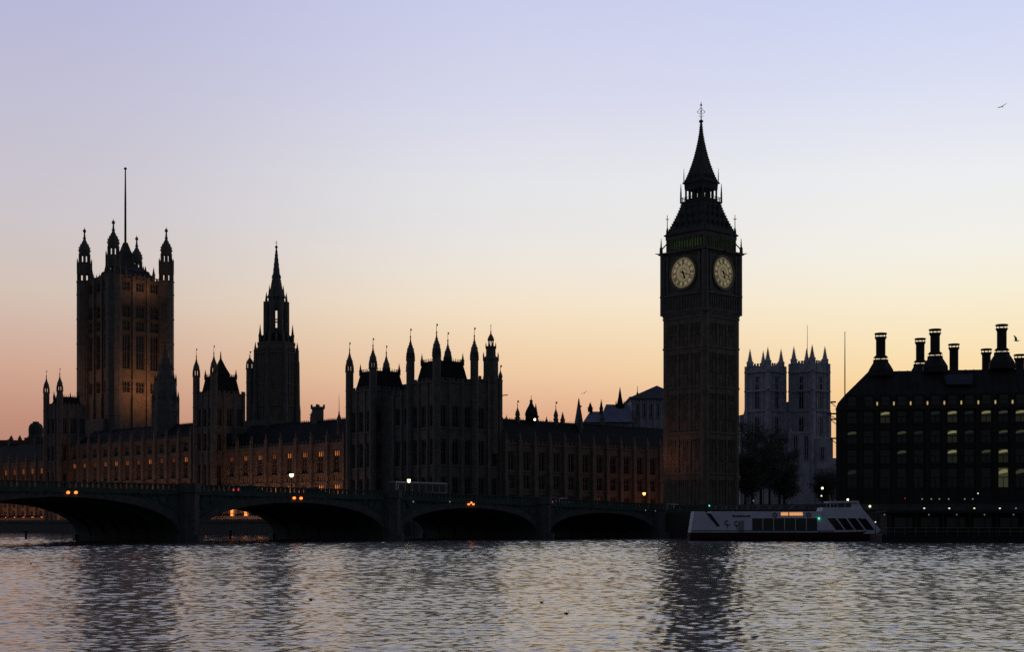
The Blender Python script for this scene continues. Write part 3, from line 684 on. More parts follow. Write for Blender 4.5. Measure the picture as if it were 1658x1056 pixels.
# ------------------------------------------------------------------ great square tower in the south
def square_tower():
    D, c0 = 540, 203; S = F / D
    z_ = lambda py: CH + (HY - py) / S
    X0, Y0 = at(c0, D)
    t = thing('square_tower', 'massive square gothic tower with four domed corner turrets and a flagpole', 'tower', X0, Y0, 0, PSI)
    h = 10.6; zt = z_(458)
    c = MB(); c.box(-h + 1.2, h - .95, -h + .95, h - 1.2, 4.5, zt - .6); c.build('core_wall', 'stone_warm', t)
    rows = [(z_(765), 14), (z_(640), 4.2), (z_(602), 12.4), (z_(541), 3.6), (z_(520), 4.4), (z_(478), 3.4)]
    for ox, oy, rot in ((-h, -h, 0), (h, -h, math.pi / 2)):
        facade(t, ox + math.cos(rot) * 2, oy + math.sin(rot) * 2, rot, 2 * h - 4, 3, 4.5, zt, rows, 3.4, lambda i, j: 'none', 'stone_warm', 1.0, 1.3, 3)
    bk = MB(); bk.box(-h + .1, h - 1.3, h - 1.2, h, 4.5, zt - .2); bk.box(-h, -h + 1.15, -h + 1, h - 1.25, 4.5, zt - .3); bk.build('rear_wall', 'stone', t)
    b = MB()
    for f in range(4):                                  # pierced crown parapet
        b.tr(0, 0, f * math.pi / 2)
        b.box(-h + 2.5, h - 2.5, -h + .05, -h + .4, zt + .75, zt + 1.0)
        for k in range(9): xx = -h + 2.8 + (2 * h - 5.6) * k / 8; b.box(xx - .2, xx + .2, -h + .06, -h + .38, zt, zt + .8); b.lathe(xx, -h + .2, [(.2, zt + 1), (.12, zt + 1.6), (0, zt + 2.2)], 4)
    b.T = None
    b.build('parapet', 'stone_warm', t)
    for sx in (-1, 1):
        for sy in (-1, 1):
            x, y = sx * h, sy * h
            b = MB()
            b.lathe(x, y, [(2.75, 4.5), (2.75, zt), (2.95, zt + .1), (2.95, zt + .5), (2.5, zt + .6)], 8)
            zz = 14
            while zz < zt - 4: b.lathe(x, y, [(2.76, zz), (2.9, zz + .2), (2.9, zz + .5), (2.76, zz + .7)], 8); zz += 9
            za, zb_, zc_, zd_ = zt + .6, z_(444), z_(427), z_(413)
            def stage(r, z0, z1, cw):
                for k in range(8):
                    q = 2 * math.pi * (k + .5) / 8; b.lathe(x + r * math.cos(q), y + r * math.sin(q), [(cw, z0), (cw, z1)], 4, q)
            stage(2.25, za - .1, zb_, .42); stage(.1, za - .2, zb_, .3)
            b.lathe(x, y, [(2.55, zb_ - .1), (2.7, zb_ + .3), (2.45, zb_ + .5), (2.35, zc_ - .2), (2.6, zc_), (2.2, zc_ + .4)], 8)
            for k in range(8):
                q = 2 * math.pi * (k + .5) / 8; b.lathe(x + 2.5 * math.cos(q), y + 2.5 * math.sin(q), [(.26, zb_), (.26, zc_ + .9), (0, zc_ + 2.1)], 4)
            stage(1.75, zc_ + .3, zd_, .34)
            b.lathe(x, y, [(2.0, zd_ - .1), (2.15, zd_ + .3), (1.9, zd_ + .5), (2.1, zd_ + 1.6), (1.95, zd_ + 2.6), (1.45, zd_ + 3.7), (.85, zd_ + 4.6), (.5, zd_ + 5.6), (.34, zd_ + 7.0), (.24, zd_ + 8.4), (.18, z_(373))], 8)
            for f, rr in ((1.6, 2.15), (2.7, 1.95), (3.8, 1.4), (4.7, .82), (6.2, .45)):
                for k in range(8): q = 2 * math.pi * (k + .5) / 8; b.ball((x + rr * math.cos(q), y + rr * math.sin(q), zd_ + f), .2, 5)
            o = b.build('turret', 'stone', t)
            f = MB(); f.ball((x, y, z_(374)), .62, 8); f.lathe(x, y, [(.12, z_(373)), (.5, z_(371.5)), (.12, z_(370.5)), (.05, z_(367.5))], 6); f.build('crown_finial', 'gilt', o)
    b = MB(); b.sq(0, 0, [(7.4, zt - .4), (7.4, z_(449)), (6.4, z_(445)), (6.2, z_(441)), (3.6, z_(434)), (2.0, z_(424)), (1.7, z_(412)), (1.3, z_(404)), (.6, z_(393))])
    for sx in (-1, 1):
        for sy in (-1, 1): b.lathe(sx * 5.2, sy * 5.2, [(.5, zt), (.45, z_(438)), (0, z_(430))], 6); b.bar((sx * 4.6, sy * 4.6, z_(440)), (sx * .9, sy * .9, z_(402)), .16)
    b.build('roof', 'iron', t)
    b = MB(); b.lathe(0, 0, [(.42, z_(400)), (.36, z_(330)), (.22, z_(274))], 8); b.lathe(0, 0, [(.2, z_(275)), (.55, z_(273.5)), (.55, z_(272)), (.1, z_(270.5))], 8); b.build('flagpole', 'iron', t)
    for x, y in ((-h + 5, -h + .3), (h - 5, -h + .3), (h - .3, -h + 5), (h - .3, h - 5)):
        pinnacle(t, x, y, .4, zt + .6, zt + 5, 'stone')
    return t, X0, Y0
vt, VX, VY = square_tower()

# ------------------------------------------------------------------ octagonal central spire
def central_spire():
    D = 489; S = F / D; z_ = lambda py: CH + (HY - py) / S
    x0, y0 = at(447.5, D)
    t = thing('central_spire', 'octagonal stone lantern tower tapering to a sharp central spire', 'spire', x0, y0, 0, R(9))
    r1 = 7.0; zb = z_(560)
    b = MB(); b.lathe(0, 0, [(r1, 20), (r1, z_(577)), (r1 - .45, z_(573)), (r1 - .5, zb), (r1 - .3, zb + .2), (r1 - .3, zb + .7), (r1 - .8, zb + .8)], 8)
    for k in range(8):
        q0 = 2 * math.pi * (k) / 8; ap = r1 * math.cos(math.pi / 8)
        b.tr(0, 0, q0 - math.pi / 2 + math.pi)
        for xx in (-1.9, -.65, .65, 1.9): b.box(xx - .14, xx + .14, -ap - .25, -ap + .2, 22, zb - 1)
        for zz in (z_(660), z_(625), z_(575)): b.box(-2.6, 2.6, -ap - .3, -ap + .2, zz, zz + .5)
    b.T = None
    b.build('octagon_wall', 'stone_warm', t)
    for k in range(8):
        q0 = 2 * math.pi * k / 8; ap = r1 * math.cos(math.pi / 8)
        rot = q0 + math.pi / 2
        for xx in (-1.27, 0, 1.27):
            c, s = math.cos(rot), math.sin(rot)
            put('window', win_mesh(.9, 8.5, 'none', 1, 'stone_warm'), t, (c * xx + s * (ap + .1), s * xx - c * (ap + .1), z_(620)), rot)
    for k in range(8):
        q = 2 * math.pi * (k + .5) / 8
        b = MB(); x, y = (r1 + .35) * math.cos(q), (r1 + .35) * math.sin(q)
        b.lathe(x, y, [(1.25, 20), (1.2, z_(668)), (.95, z_(655)), (.80, z_(590)), (.62, z_(585)), (.58, z_(572)), (.66, z_(571)), (.45, z_(568)), (.05, z_(556))], 8); b.build('buttress', 'stone', t)
        x, y = (r1 - 1.3) * math.cos(q), (r1 - 1.3) * math.sin(q)
        b = MB(); b.lathe(x, y, [(.55, zb), (.55, z_(546)), (.68, z_(545.5)), (.45, z_(543)), (.05, z_(527))], 8)
        b.bar((x, y, z_(550)), (3.6 * math.cos(q), 3.6 * math.sin(q), z_(541)), .3)
        b.build('pinnacle', 'stone', t)
    for k in range(8):
        q = 2 * math.pi * k / 8
        b = MB(); b.lathe(5.3 * math.cos(q), 5.3 * math.sin(q), [(.5, zb), (.45, z_(550)), (.55, z_(549.5)), (.04, z_(538))], 8); b.build('pinnacle', 'stone', t)
    b = MB(); b.lathe(0, 0, [(r1 - .9, zb + .6), (6.2, z_(555)), (5.3, z_(549)), (4.5, z_(544)), (4.2, z_(539))], 8); b.build('lower_roof', 'slate', t)
    # open lantern
    r2 = 3.75; za, zc = z_(542), z_(490)
    b = MB()
    for k in range(8):
        q = 2 * math.pi * (k + .5) / 8
        b.lathe(r2 * .92 * math.cos(q), r2 * .92 * math.sin(q), [(1.14, za), (1.10, zc)], 8)
        b.lathe((r2 + .15) * math.cos(q), (r2 + .15) * math.sin(q), [(.34, za), (.32, z_(500)), (.2, z_(497)), (.03, z_(486))], 6)
        b.tr(0, 0, 2 * math.pi * k / 8 - math.pi / 2 + math.pi); ap = r2 * .92 * math.cos(math.pi / 8)
        b.box(-1.2, 1.2, -ap - .15, -ap + .25, za, z_(533)); b.box(-1.2, 1.2, -ap - .15, -ap + .25, z_(520.5), z_(518.5)); b.box(-1.2, 1.2, -ap - .15, -ap + .25, z_(501), zc)
        b.T = None
    b.lathe(0, 0, [(r2 * .9, zc - .3), (r2 * .95, zc), (r2 * .6, zc + .6)], 8)
    for k in range(8):
        q = 2 * math.pi * (k + .5) / 8; b.lathe(3.5 * math.cos(q), 3.5 * math.sin(q), [(.45, zc - .4), (.40, z_(484)), (.03, z_(474))], 6); b.lathe(2.45 * math.cos(q), 2.45 * math.sin(q), [(.4, z_(484)), (.36, z_(474)), (.03, z_(462))], 6)
    b.lathe(0, 0, [(2.9, zc), (2.8, z_(482)), (2.5, z_(476))], 8)
    b.build('lantern', 'stone', t)
    b = MB(); pr = [(3.2, z_(482)), (2.5, z_(474)), (2.0, z_(466)), (1.75, z_(459)), (1.42, z_(450)), (1.55, z_(449.5)), (1.5, z_(448)), (1.25, z_(445)), (.85, z_(428)), (.5, z_(413)), (.22, z_(402))]
    b.lathe(0, 0, pr, 8)
    for k in range(8):
        q = 2 * math.pi * (k + .5) / 8
        for i in range(len(pr) - 1):
            for f in (0, .5): rr = pr[i][0] + (pr[i + 1][0] - pr[i][0]) * f; b.ball((rr * math.cos(q), rr * math.sin(q), pr[i][1] + (pr[i + 1][1] - pr[i][1]) * f), .15, 4)
    o = b.build('spire', 'stone', t)
    b = MB(); b.ball((0, 0, z_(400)), .5, 8); b.bar((0, 0, z_(402)), (0, 0, z_(389)), .1, .06); b.bar((-.5, 0, z_(393)), (.5, 0, z_(393)), .06); b.build('finial', 'gilt', o)
    # attached stair turret on the south side
    turret(t, -8.6, -1.5, 1.25, 20, z_(598), z_(590), z_(578), z_(570))
    return t
central_spire()

# ------------------------------------------------------------------ other turrets over the palace roofs
D = 462; x, y = at(268, D); S = F / D; z_ = lambda py: CH + (HY - py) / S
t = thing('ventilation_tower', 'dark octagonal ventilation tower with a pointed cap in front of the great square tower', 'tower', x, y, 0, PSI)
b = MB(); b.lathe(0, 0, [(4.1, 20), (4.1, z_(655)), (3.6, z_(648)), (3.4, z_(622)), (3.5, z_(620)), (3.1, z_(617)), (2.2, z_(600)), (2.3, z_(599)), (1.9, z_(597)), (1.5, z_(583)), (1.6, z_(582)), (1.1, z_(578)), (.55, z_(566)), (.1, z_(556))], 8)
for k in range(8):
    q = 2 * math.pi * (k + .5) / 8
    b.lathe(3.9 * math.cos(q), 3.9 * math.sin(q), [(.4, 30), (.4, z_(645)), (0, z_(632))], 4); b.lathe(3.2 * math.cos(q), 3.2 * math.sin(q), [(.3, z_(625)), (.3, z_(614)), (0, z_(604))], 4); b.lathe(2.1 * math.cos(q), 2.1 * math.sin(q), [(.2, z_(600)), (.2, z_(594)), (0, z_(586))], 4)
b.build('tower_body', 'stone', t)
b = MB(); b.bar((3.9, 1, z_(650)), (3.9, 1, z_(615)), .12, .05); b.build('mast', 'iron', t)
pinnacle(t, 6.0, 0, .6, z_(676), z_(655))
D = 408; x, y = at(514.5, D); S = F / D; z_ = lambda py: CH + (HY - py) / S
t = thing('roof_vent_tower', 'small square battlemented tower on the roof between spire and pavilion', 'tower', x, y, 0, PSI)
b = MB(); h = 1.15; b.sq(0, 0, [(h, 24), (h, z_(664)), (h + .25, z_(662)), (h + .25, z_(659))])
for sx in (-1, 1):
    for sy in (-1, 1): b.box(sx * (h + .25) - .4 * (sx > 0), sx * (h + .25) + .4 * (sx < 0), sy * (h + .25) - .4 * (sy > 0), sy * (h + .25) + .4 * (sy < 0), z_(659), z_(655.5))
b.sq(0, 0, [(.35, z_(660)), (.35, z_(655.5))])
b.build('tower_body', 'stone', t)
pinnacle(t, -2.2, -.5, .3, z_(682), z_(666)); pinnacle(t, 2.0, -.6, .3, z_(682), z_(668))
x, y = at(549, 386)
t = thing('roof_mast', 'thin mast with a dark base on the roof ridge beside the pavilion', 'mast', x, y, 0)
b = MB(); b.lathe(0, 0, [(.6, 26), (.6, zp(678, 386)), (.25, zp(672, 386)), (.12, zp(666, 386))], 8); b.build('base', 'stone', t)
b = MB(); b.bar((0, 0, zp(667, 386)), (0, 0, zp(640, 386)), .09, .04); b.build('pole', 'iron', t)
# roofs behind the river front that close the skyline
t = thing('inner_range', 'long dark slate roofed range rising behind the river front', 'palace building', *W(84, -18), 0, PSI)
b = MB(); b.box(-212, 0, 0, 16, 5, 27); b.build('wall', 'stone', t)
b = MB(); gable(b, -212, 0, -.5, 16.5, 27, 33.2, 2, 2); cresting(b, -208, -3, 8, 33.1, 1.0, .8); b.build('roof', 'slate', t)
for k in range(14): pinnacle(t, -9 - 15.5 * k, -.2, .35, 27, 31.5)
b = MB(); b.box(-196, -172, 2, 20, 27, zp(672, 505)); b.build('attic_wall', 'stone', t)
b = MB(); b.box(-88, -74, 1, 14, 27, zp(672, 430)); b.build('attic_wall', 'stone', t)

# ------------------------------------------------------------------ far skyline on the south side
D = 760; x, y = at(52, D); S = F / D; z_ = lambda py: CH + (HY - py) / S
t = thing('domed_block', 'distant block with a rounded rooftop dome south of the palace', 'building', x, y, 0, 0)
b = MB(); b.box(-30, 16, 0, 18, 5, z_(713)); b.box(-4.4, 7, 1, 15, z_(713), z_(709)); b.build('wall', 'brick', t)
b = MB(); b.lathe(0, 6, [(3.9, z_(711)), (3.9, z_(706)), (3.6, z_(704)), (3.7, z_(694)), (3.4, z_(689)), (2.6, z_(685.5)), (1.6, z_(684)), (1.6, z_(682)), (.2, z_(681.5))], 12); b.build('dome', 'iron', t)
for px in (14, 28, 40, 64):
    pinnacle(t, (px - 52) / S, 4, .8, z_(714), z_(704 if px < 40 else 707))
x, y = at(1349.5, 680)
t = thing('pale_house', 'low pale house glimpsed in the gap beside the office building', 'house', x, y, 0)
b = MB(); b.box(-9, 12, 0, 14, 4.9, zp(752, 680)); b.build('wall', 'pale', t)
b = MB(); gable(b, -9.4, 12.4, -.5, 14.5, zp(752, 680), zp(741, 680), 1, 1); b.build('roof', 'lead', t)

# ------------------------------------------------------------------ abbey
D = 610; S = F / D; z_ = lambda py: CH + (HY - py) / S
def abbey_tower(px, label, ytop, ypin):
    x, y = at(px, D)
    t = thing('abbey_tower', label, 'church tower', x, y, 0, PSI, 'twin abbey towers')
    h = 5.45; zt = z_(ytop)
    b = MB(); b.box(-h, h, -h, h, 4.5, zt - .8)
    for sx in (-1, 1):
        for sy in (-1, 1):
            b.box(sx * h - .9, sx * h + .9, sy * h - .9, sy * h + .9, 4.5, z_(668)); b.box(sx * h - .65, sx * h + .65, sy * h - .65, sy * h + .65, z_(668), zt - .5)
    for f in range(4):
        b.tr(0, 0, f * math.pi / 2)
        for py in (605, 636, 668, 712): b.box(-h - .75, h + .75, -h - .75, -h + .1, z_(py), z_(py) + .7)
        k = -h + .8
        while k < h - .8: b.box(k, k + .8, -h - .3, -h + .1, zt - .8, zt + .4); k += 1.5
        for xx in (-2.6, 2.6): b.box(xx - .3, xx + .3, -h - .3, -h, 8, zt - 1)
    b.T = None
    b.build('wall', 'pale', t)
    for f in (0, 1):
        rot = f * math.pi / 2; c, s = math.cos(rot), math.sin(rot)
        for zz, hh, w in ((z_(663), 10.5, 2.6), (z_(634), 6.0, 2.0), (z_(705), 7.5, 2.6)):
            put('window', win_mesh(w, hh, 'none', 2, 'pale'), t, (s * (h + .27), -c * (h + .27), zz), rot)
    for sx in (-1, 1):
        for sy in (-1, 1):
            b = MB(); x, y = sx * (h - .95), sy * (h - .95)
            b.sq(x, y, [(.95, zt - 1), (.95, zt + .8), (1.1, zt + .9), (1.1, zt + 1.3), (.72, zt + 1.5), (.3, zt + 4.3), (.06, z_(ypin))])
            for q in range(5):
                w = .72 * (1 - q / 6)
                for ss in ((1, 1), (1, -1), (-1, 1), (-1, -1)): b.ball((x + ss[0] * w, y + ss[1] * w, zt + 1.7 + q * .9), .18, 4)
            b.build('pinnacle', 'pale', t)
    return t
abbey_tower(1239.5, 'pale abbey tower standing closer to the clock tower', 592, 565)
t2 = abbey_tower(1310.5, 'pale abbey tower with a thin flagstaff, the farther of the pair from the clock tower', 587.5, 561)
b = MB(); b.bar((-1, 0, z_(592)), (-1, 0, z_(526)), .14, .07); b.build('flagstaff', 'iron', t2)
x, y = at(1275, D + 3)
t = thing('abbey_nave', 'pale abbey nave and gable between and below the twin towers', 'church', x, y, 0, 0)
b = MB(); b.box(-19.5, 17.8, 0, 30, 4.5, z_(672)); b.box(-5, 6, -2, 6, 4.5, z_(655))
for k in range(9): xx = -18 + 4.3 * k; b.box(xx - .4, xx + .4, -1.2, 0, 4.5, z_(690))
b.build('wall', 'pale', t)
b = MB(); b.prism_xz([(-19.8, z_(672)), (-4, z_(672)), (-12, z_(664))], -.3, 30); b.prism_xz([(-5.4, z_(655)), (6.4, z_(655)), (.5, z_(650))], -2.3, 6); b.build('roof', 'lead', t)
for k in range(8): put('window', win_mesh(2.0, 9, 'none', 2, 'pale'), t, (-15.9 + 4.3 * k, -.32, z_(735)))
D2 = 560; x, y = at(1297, D2); z2 = lambda py: CH + (HY - py) / (F / D2)
t = thing('parish_church', 'small pale parish church tower and hall in front of the abbey', 'church', x, y, 0, R(-12))
b = MB(); b.box(-4.3, 4.3, 0, 8, 4.5, z2(699)); b.box(-4.6, 4.6, -.3, 8.3, z2(703), z2(701)); b.box(-12, 11.6, 3, 20, 4.5, z2(712 + 30))
for sx in (-1, 1): b.box(sx * 4.3 - .5, sx * 4.3 + .5, -.5, .5, 4.5, z2(700))
b.box(4.3, 11.8, 1.5, 14, 4.5, z2(711))
b.build('wall', 'pale', t)
for xx in (-2, 2): put('window', win_mesh(1.8, 9.5, 'none', 2, 'pale'), t, (xx, -.32, z2(745)))
put('window', win_mesh(1.6, 5, 'none', 2, 'pale'), t, (7.9, 1.2, z2(745))); put('window', win_mesh(2.2, 3.2, 'none', 2, 'pale'), t, (-8, 2.7, z2(770)))
for sx in (-1, 1): pinnacle(t, sx * 3.9, .4, .4, z2(699), z2(691), 'pale')

# ------------------------------------------------------------------ office building with tall chimneys on the embankment
def office():
    yaw = R(-10); OX, OY = at(1357.5, 310)
    t = thing('office_building', 'dark bronze office building with tall roof chimneys and a few lit windows', 'office building', OX, OY, 0, yaw)
    c, s = math.cos(yaw), math.sin(yaw)
    def lx(px, yl=0.0):
        r = (px - CX) / F; return (r * (OY + c * yl) - OX + s * yl) / (c - s * r)
    def dist(xl, yl=0.0): return OY + s * xl + c * yl
    x1 = lx(1420); bay = (lx(1420 + 27.35 * 8) - x1) / 8
    start = x1 - 2 * bay; n = 17; L = n * bay
    ze = 26.9
    b = MB(); b.prism([(start - 1.6, .7), (start + L, .7), (start + L, 38), (start + 22, 38)], 4.8, ze - .3)
    b.build('core_wall', 'bronze', t)
    rows = [(10.3, 4.1), (15.4, 2.9), (19.6, 2.7), (23.8, 2.5)]
    b = MB(); zc = 4.8
    for zb, h in rows: b.box(start - 1.6, start + L, 0, .7, zc, zb); b.box(start - 1.6, start + L, -.12, .0, zb - .35, zb - .1); zc = zb + h
    b.box(start - 1.6, start + L, 0, .7, zc, ze - .25)
    for i in range(n + 1):
        xx = start + i * bay; b.box(xx - .42, xx + .42, -.3, .0, 4.8, ze); b.box(xx - .62, xx - .42, .002, .7, 4.8, ze - .3); b.box(xx + .42, xx + .62, .002, .7, 4.8, ze - .3)
        b.lathe(xx, -.32, [(.16, 4.8), (.16, ze + .8)], 6)
    b.box(start - 1.6, start - .42, .001, .7, 4.8, ze - .3)
    for zz, l in ((zp(651, 310), 1.1), (zp(670, 310), 1.7), (zp(679, 310), 1.1), (zp(710, 310), 1.2)): b.box(start - 1.6 - l, start - 1.6, .05, .65, zz - .15, zz + .15); b.bar((start - 1.6, .35, zz - 1), (start - 1.6 - l, .35, zz - .1), .08)
    b.build('wall', 'bronze', t)
    # windows (per bay and row); the lamps inside show behind a light shelf
    def office_window(kind):
        key = ('office', kind)
        if key in _wc: return _wc[key]
        q = {}
        for j, (zb, h) in enumerate(rows):
            w = bay - 1.24; m_ = MB(); m_.cur = 0
            m_.box(-w / 2, -w / 2 + .1, 0, .3, 0, h); m_.box(w / 2 - .1, w / 2, 0, .3, 0, h); m_.box(-w / 2 + .1, w / 2 - .1, 0, .3, h - .1, h); m_.box(-w / 2 + .1, w / 2 - .1, .02, .28, h * .48, h * .48 + .16); m_.box(-.05, .05, .05, .28, 0, h * .48)
            m_.cur = 1; m_.box(-w / 2 + .05, w / 2 - .05, .3, .36, 0, h * .52)
            m_.cur = 2
            k = 10; pts = [(-w / 2 + .2, h * .66)] + [(-w / 2 + .2 + (w - .4) * i / k, h * .78 + h * .10 * i / k + h * .07 * math.sin(math.pi * i / k)) for i in range(k + 1)] + [(w / 2 - .2, h * .74)]
            m_.prism_xz(pts, .30, .36)
            m_.cur = 1; m_.box(-w / 2 + .05, w / 2 - .05, .37, .42, 0, h)
            em = {'none': 'glass', 'lit': 'e_off', 'dim': 'e_offdim', 'full': 'e_off', 'blue': 'e_offbluish'}[kind]
            q[j] = m_.mesh('window', ['bronze', {'full': 'e_offdim', 'lit': 'e_offlow'}.get(kind, 'glass'), em])
        _wc[key] = q; return q
    col0 = lambda px: int(round((lx(px) - start) / bay - .5))
    lit = {}
    for zx, r_, k in ((261, 3, 'lit'), (558, 3, 'lit'), (558, 2, 'lit'), (558, 1, 'lit'), (712, 3, 'lit'), (712, 1, 'dim'), (791, 3, 'dim'), (791, 2, 'dim'), (791, 1, 'lit'), (791, 0, 'full'), (868, 3, 'lit'), (868, 2, 'dim'), (868, 0, 'dim'), (118, 2, 'dim'), (335, 2, 'dim'), (335, 1, 'dim'), (635, 2, 'blue'), (485, 3, 'blue'), (118, 0, 'blue'), (410, 2, 'blue'), (635, 3, 'blue')):
        lit[(col0(1340 + zx / 2.78), r_)] = k
    for i in range(n):
        for j, (zb, h) in enumerate(rows):
            put('window', office_window(lit.get((i, j), 'none'))[j], t, (start + (i + .5) * bay, .2, zb))
    # roof: convex mansard, hipped at the near street end
    b = MB(); prof = [(0, 0), (.6, 1.5), (2.0, 3.2), (5.0, 6.3), (7.2, 8.6)]
    x0, xe, yb = start - 1.8, start + L, 38.2
    rings = []
    for o_, dz in prof:
        rings.append([(x0 + o_, -.3 + o_ * .95, ze - .3 + dz), (xe, -.3 + o_ * .95, ze - .3 + dz), (xe, yb - o_ * .95, ze - .3 + dz), (x0 + o_ + 24, yb - o_ * .95, ze - .3 + dz)])
    vs = [p for r_ in rings for p in r_]; fs = [(3, 2, 1, 0)]
    for k in range(len(rings) - 1): fs += [(4 * k + i, 4 * k + (i + 1) % 4, 4 * k + 4 + (i + 1) % 4, 4 * k + 4 + i) for i in range(4)]
    fs.append(tuple(4 * (len(rings) - 1) + i for i in range(4)))
    b.add(vs, fs)
    for i in range(n * 2 + 1):                       # raised roof ribs
        xx = start + i * bay / 2
        for k in range(len(prof) - 1):
            if xx > x0 + prof[k + 1][0]: b.bar((xx, -.3 + prof[k][0] * .95, ze - .25 + prof[k][1]), (xx, -.3 + prof[k + 1][0] * .95, ze - .25 + prof[k + 1][1]), .10)
    roof_ = b.build('roof', 'bronze', t)
    for i in range(n):                                # dormers
        xx = start + (i + .5) * bay; b = MB()
        b.cur = 0; b.box(xx - 1.0, xx + 1.0, -.1, 2.2, ze + .25, ze + 2.6); b.box(xx - 1.1, xx + 1.1, -.3, 2.4, ze + 2.6, ze + 2.8)
        b.cur = 1; b.box(xx - .8, xx + .8, -.16, -.1, ze + .5, ze + 1.4); b.box(xx - .8, xx + .8, -.16, -.1, ze + 1.5, ze + 2.4)
        b.build('dormer', ['bronze', 'glass'], t)
    gx0, gx1 = lx(1531, 4), lx(1572, 4)
    b = MB(); b.add([(gx0, 2.0, ze + 4.9), (gx1, 2.0, ze + 4.9), (gx1 + .6, 4.85, ze + 7.25), (gx0 - .4, 4.85, ze + 7.25), (gx0, 2.3, ze + 4.6), (gx1, 2.3, ze + 4.6), (gx1 + .6, 5.1, ze + 6.95), (gx0 - .4, 5.1, ze + 6.95)],
                      [(0, 1, 2, 3), (7, 6, 5, 4), (0, 4, 5, 1), (1, 5, 6, 2), (2, 6, 7, 3), (3, 7, 4, 0)])
    b.build('roof_skylight', 'slate_glass', t)
    for i in range(2, n):                             # small facade lamps under the eaves
        xx = start + i * bay; b = MB(); b.lathe(xx, -.55, [(.05, ze + .45), (.17, ze + .6), (.17, ze + 1.15), (.05, ze + 1.25)], 6)
        b.build('eaves_lamp', 'e_yel', t)
    def chimney(px, yl, ytop, ybot, base, w=7.8):
        x = lx(px, yl); d = dist(x, yl); r = w / F * d * .98; zt, zb = zp(ytop, d), zp(ybot, d)
        b = MB()
        b.lathe(x, yl, [(r, zb + .55 if base else zb - 4), (r, zt - 1.5), (r * 1.05, zt - 1.4), (r * 1.28, zt - .95), (r * 1.28, zt - .85), (r * .9, zt - .85)], 12)
        for k in range(8): q = 2 * math.pi * k / 8 + .2; b.lathe(x + r * 1.12 * math.cos(q), yl + r * 1.12 * math.sin(q), [(.07, zt - .9), (.07, zt - .3)], 4)
        b.lathe(x, yl, [(r * 1.3, zt - .32), (r * 1.34, zt - .1), (r * 1.2, zt)], 12)
        if base:
            for k in range(6): q = 2 * math.pi * k / 6 + .5; b.lathe(x + r * 1.25 * math.cos(q), yl + r * 1.25 * math.sin(q), [(.08, zb - .1), (.08, zb + .6)], 4)
            b.lathe(x, yl, [(r * 1.6, zb + .45), (r * 1.15, zb + .9)], 12)
        o = b.build('chimney', 'bronze', t)
        if base:
            f = MB(); e_ = ybot - 583
            f.lathe(x, yl, [(r * 2.8, zp(610 + e_, d)), (r * 2.7, zp(600 + e_, d)), (r * 2.2, zp(593.5 + e_, d)), (r * 1.65, zp(587 + e_, d)), (r * 1.65, zb)], 8); f.build('chimney_base', 'bronze', o)
    chimney(1426, 6.5, 539.5, 583, 1); chimney(1490, 27, 548, 590, 2, 7.0); chimney(1514, 6.5, 533, 577, 1); chimney(1544.5, 30, 557, 596, 0, 7.2)
    chimney(1597, 30, 565, 596, 0, 7.0); chimney(1622, 6.5, 525.5, 571, 1); chimney(1651, 30, 574, 596, 0, 7.4); chimney(1712, 6.5, 520, 566, 1)
    xq = lx(1368, 3); dq = dist(xq, 3)
    b = MB(); b.lathe(xq, 3, [(.13, zp(655, dq)), (.12, zp(600, dq)), (.07, zp(539, dq))], 8); b.ball((xq, 3, zp(538.5, dq)), .14, 6); b.build('flagpole', 'iron', t)
office()

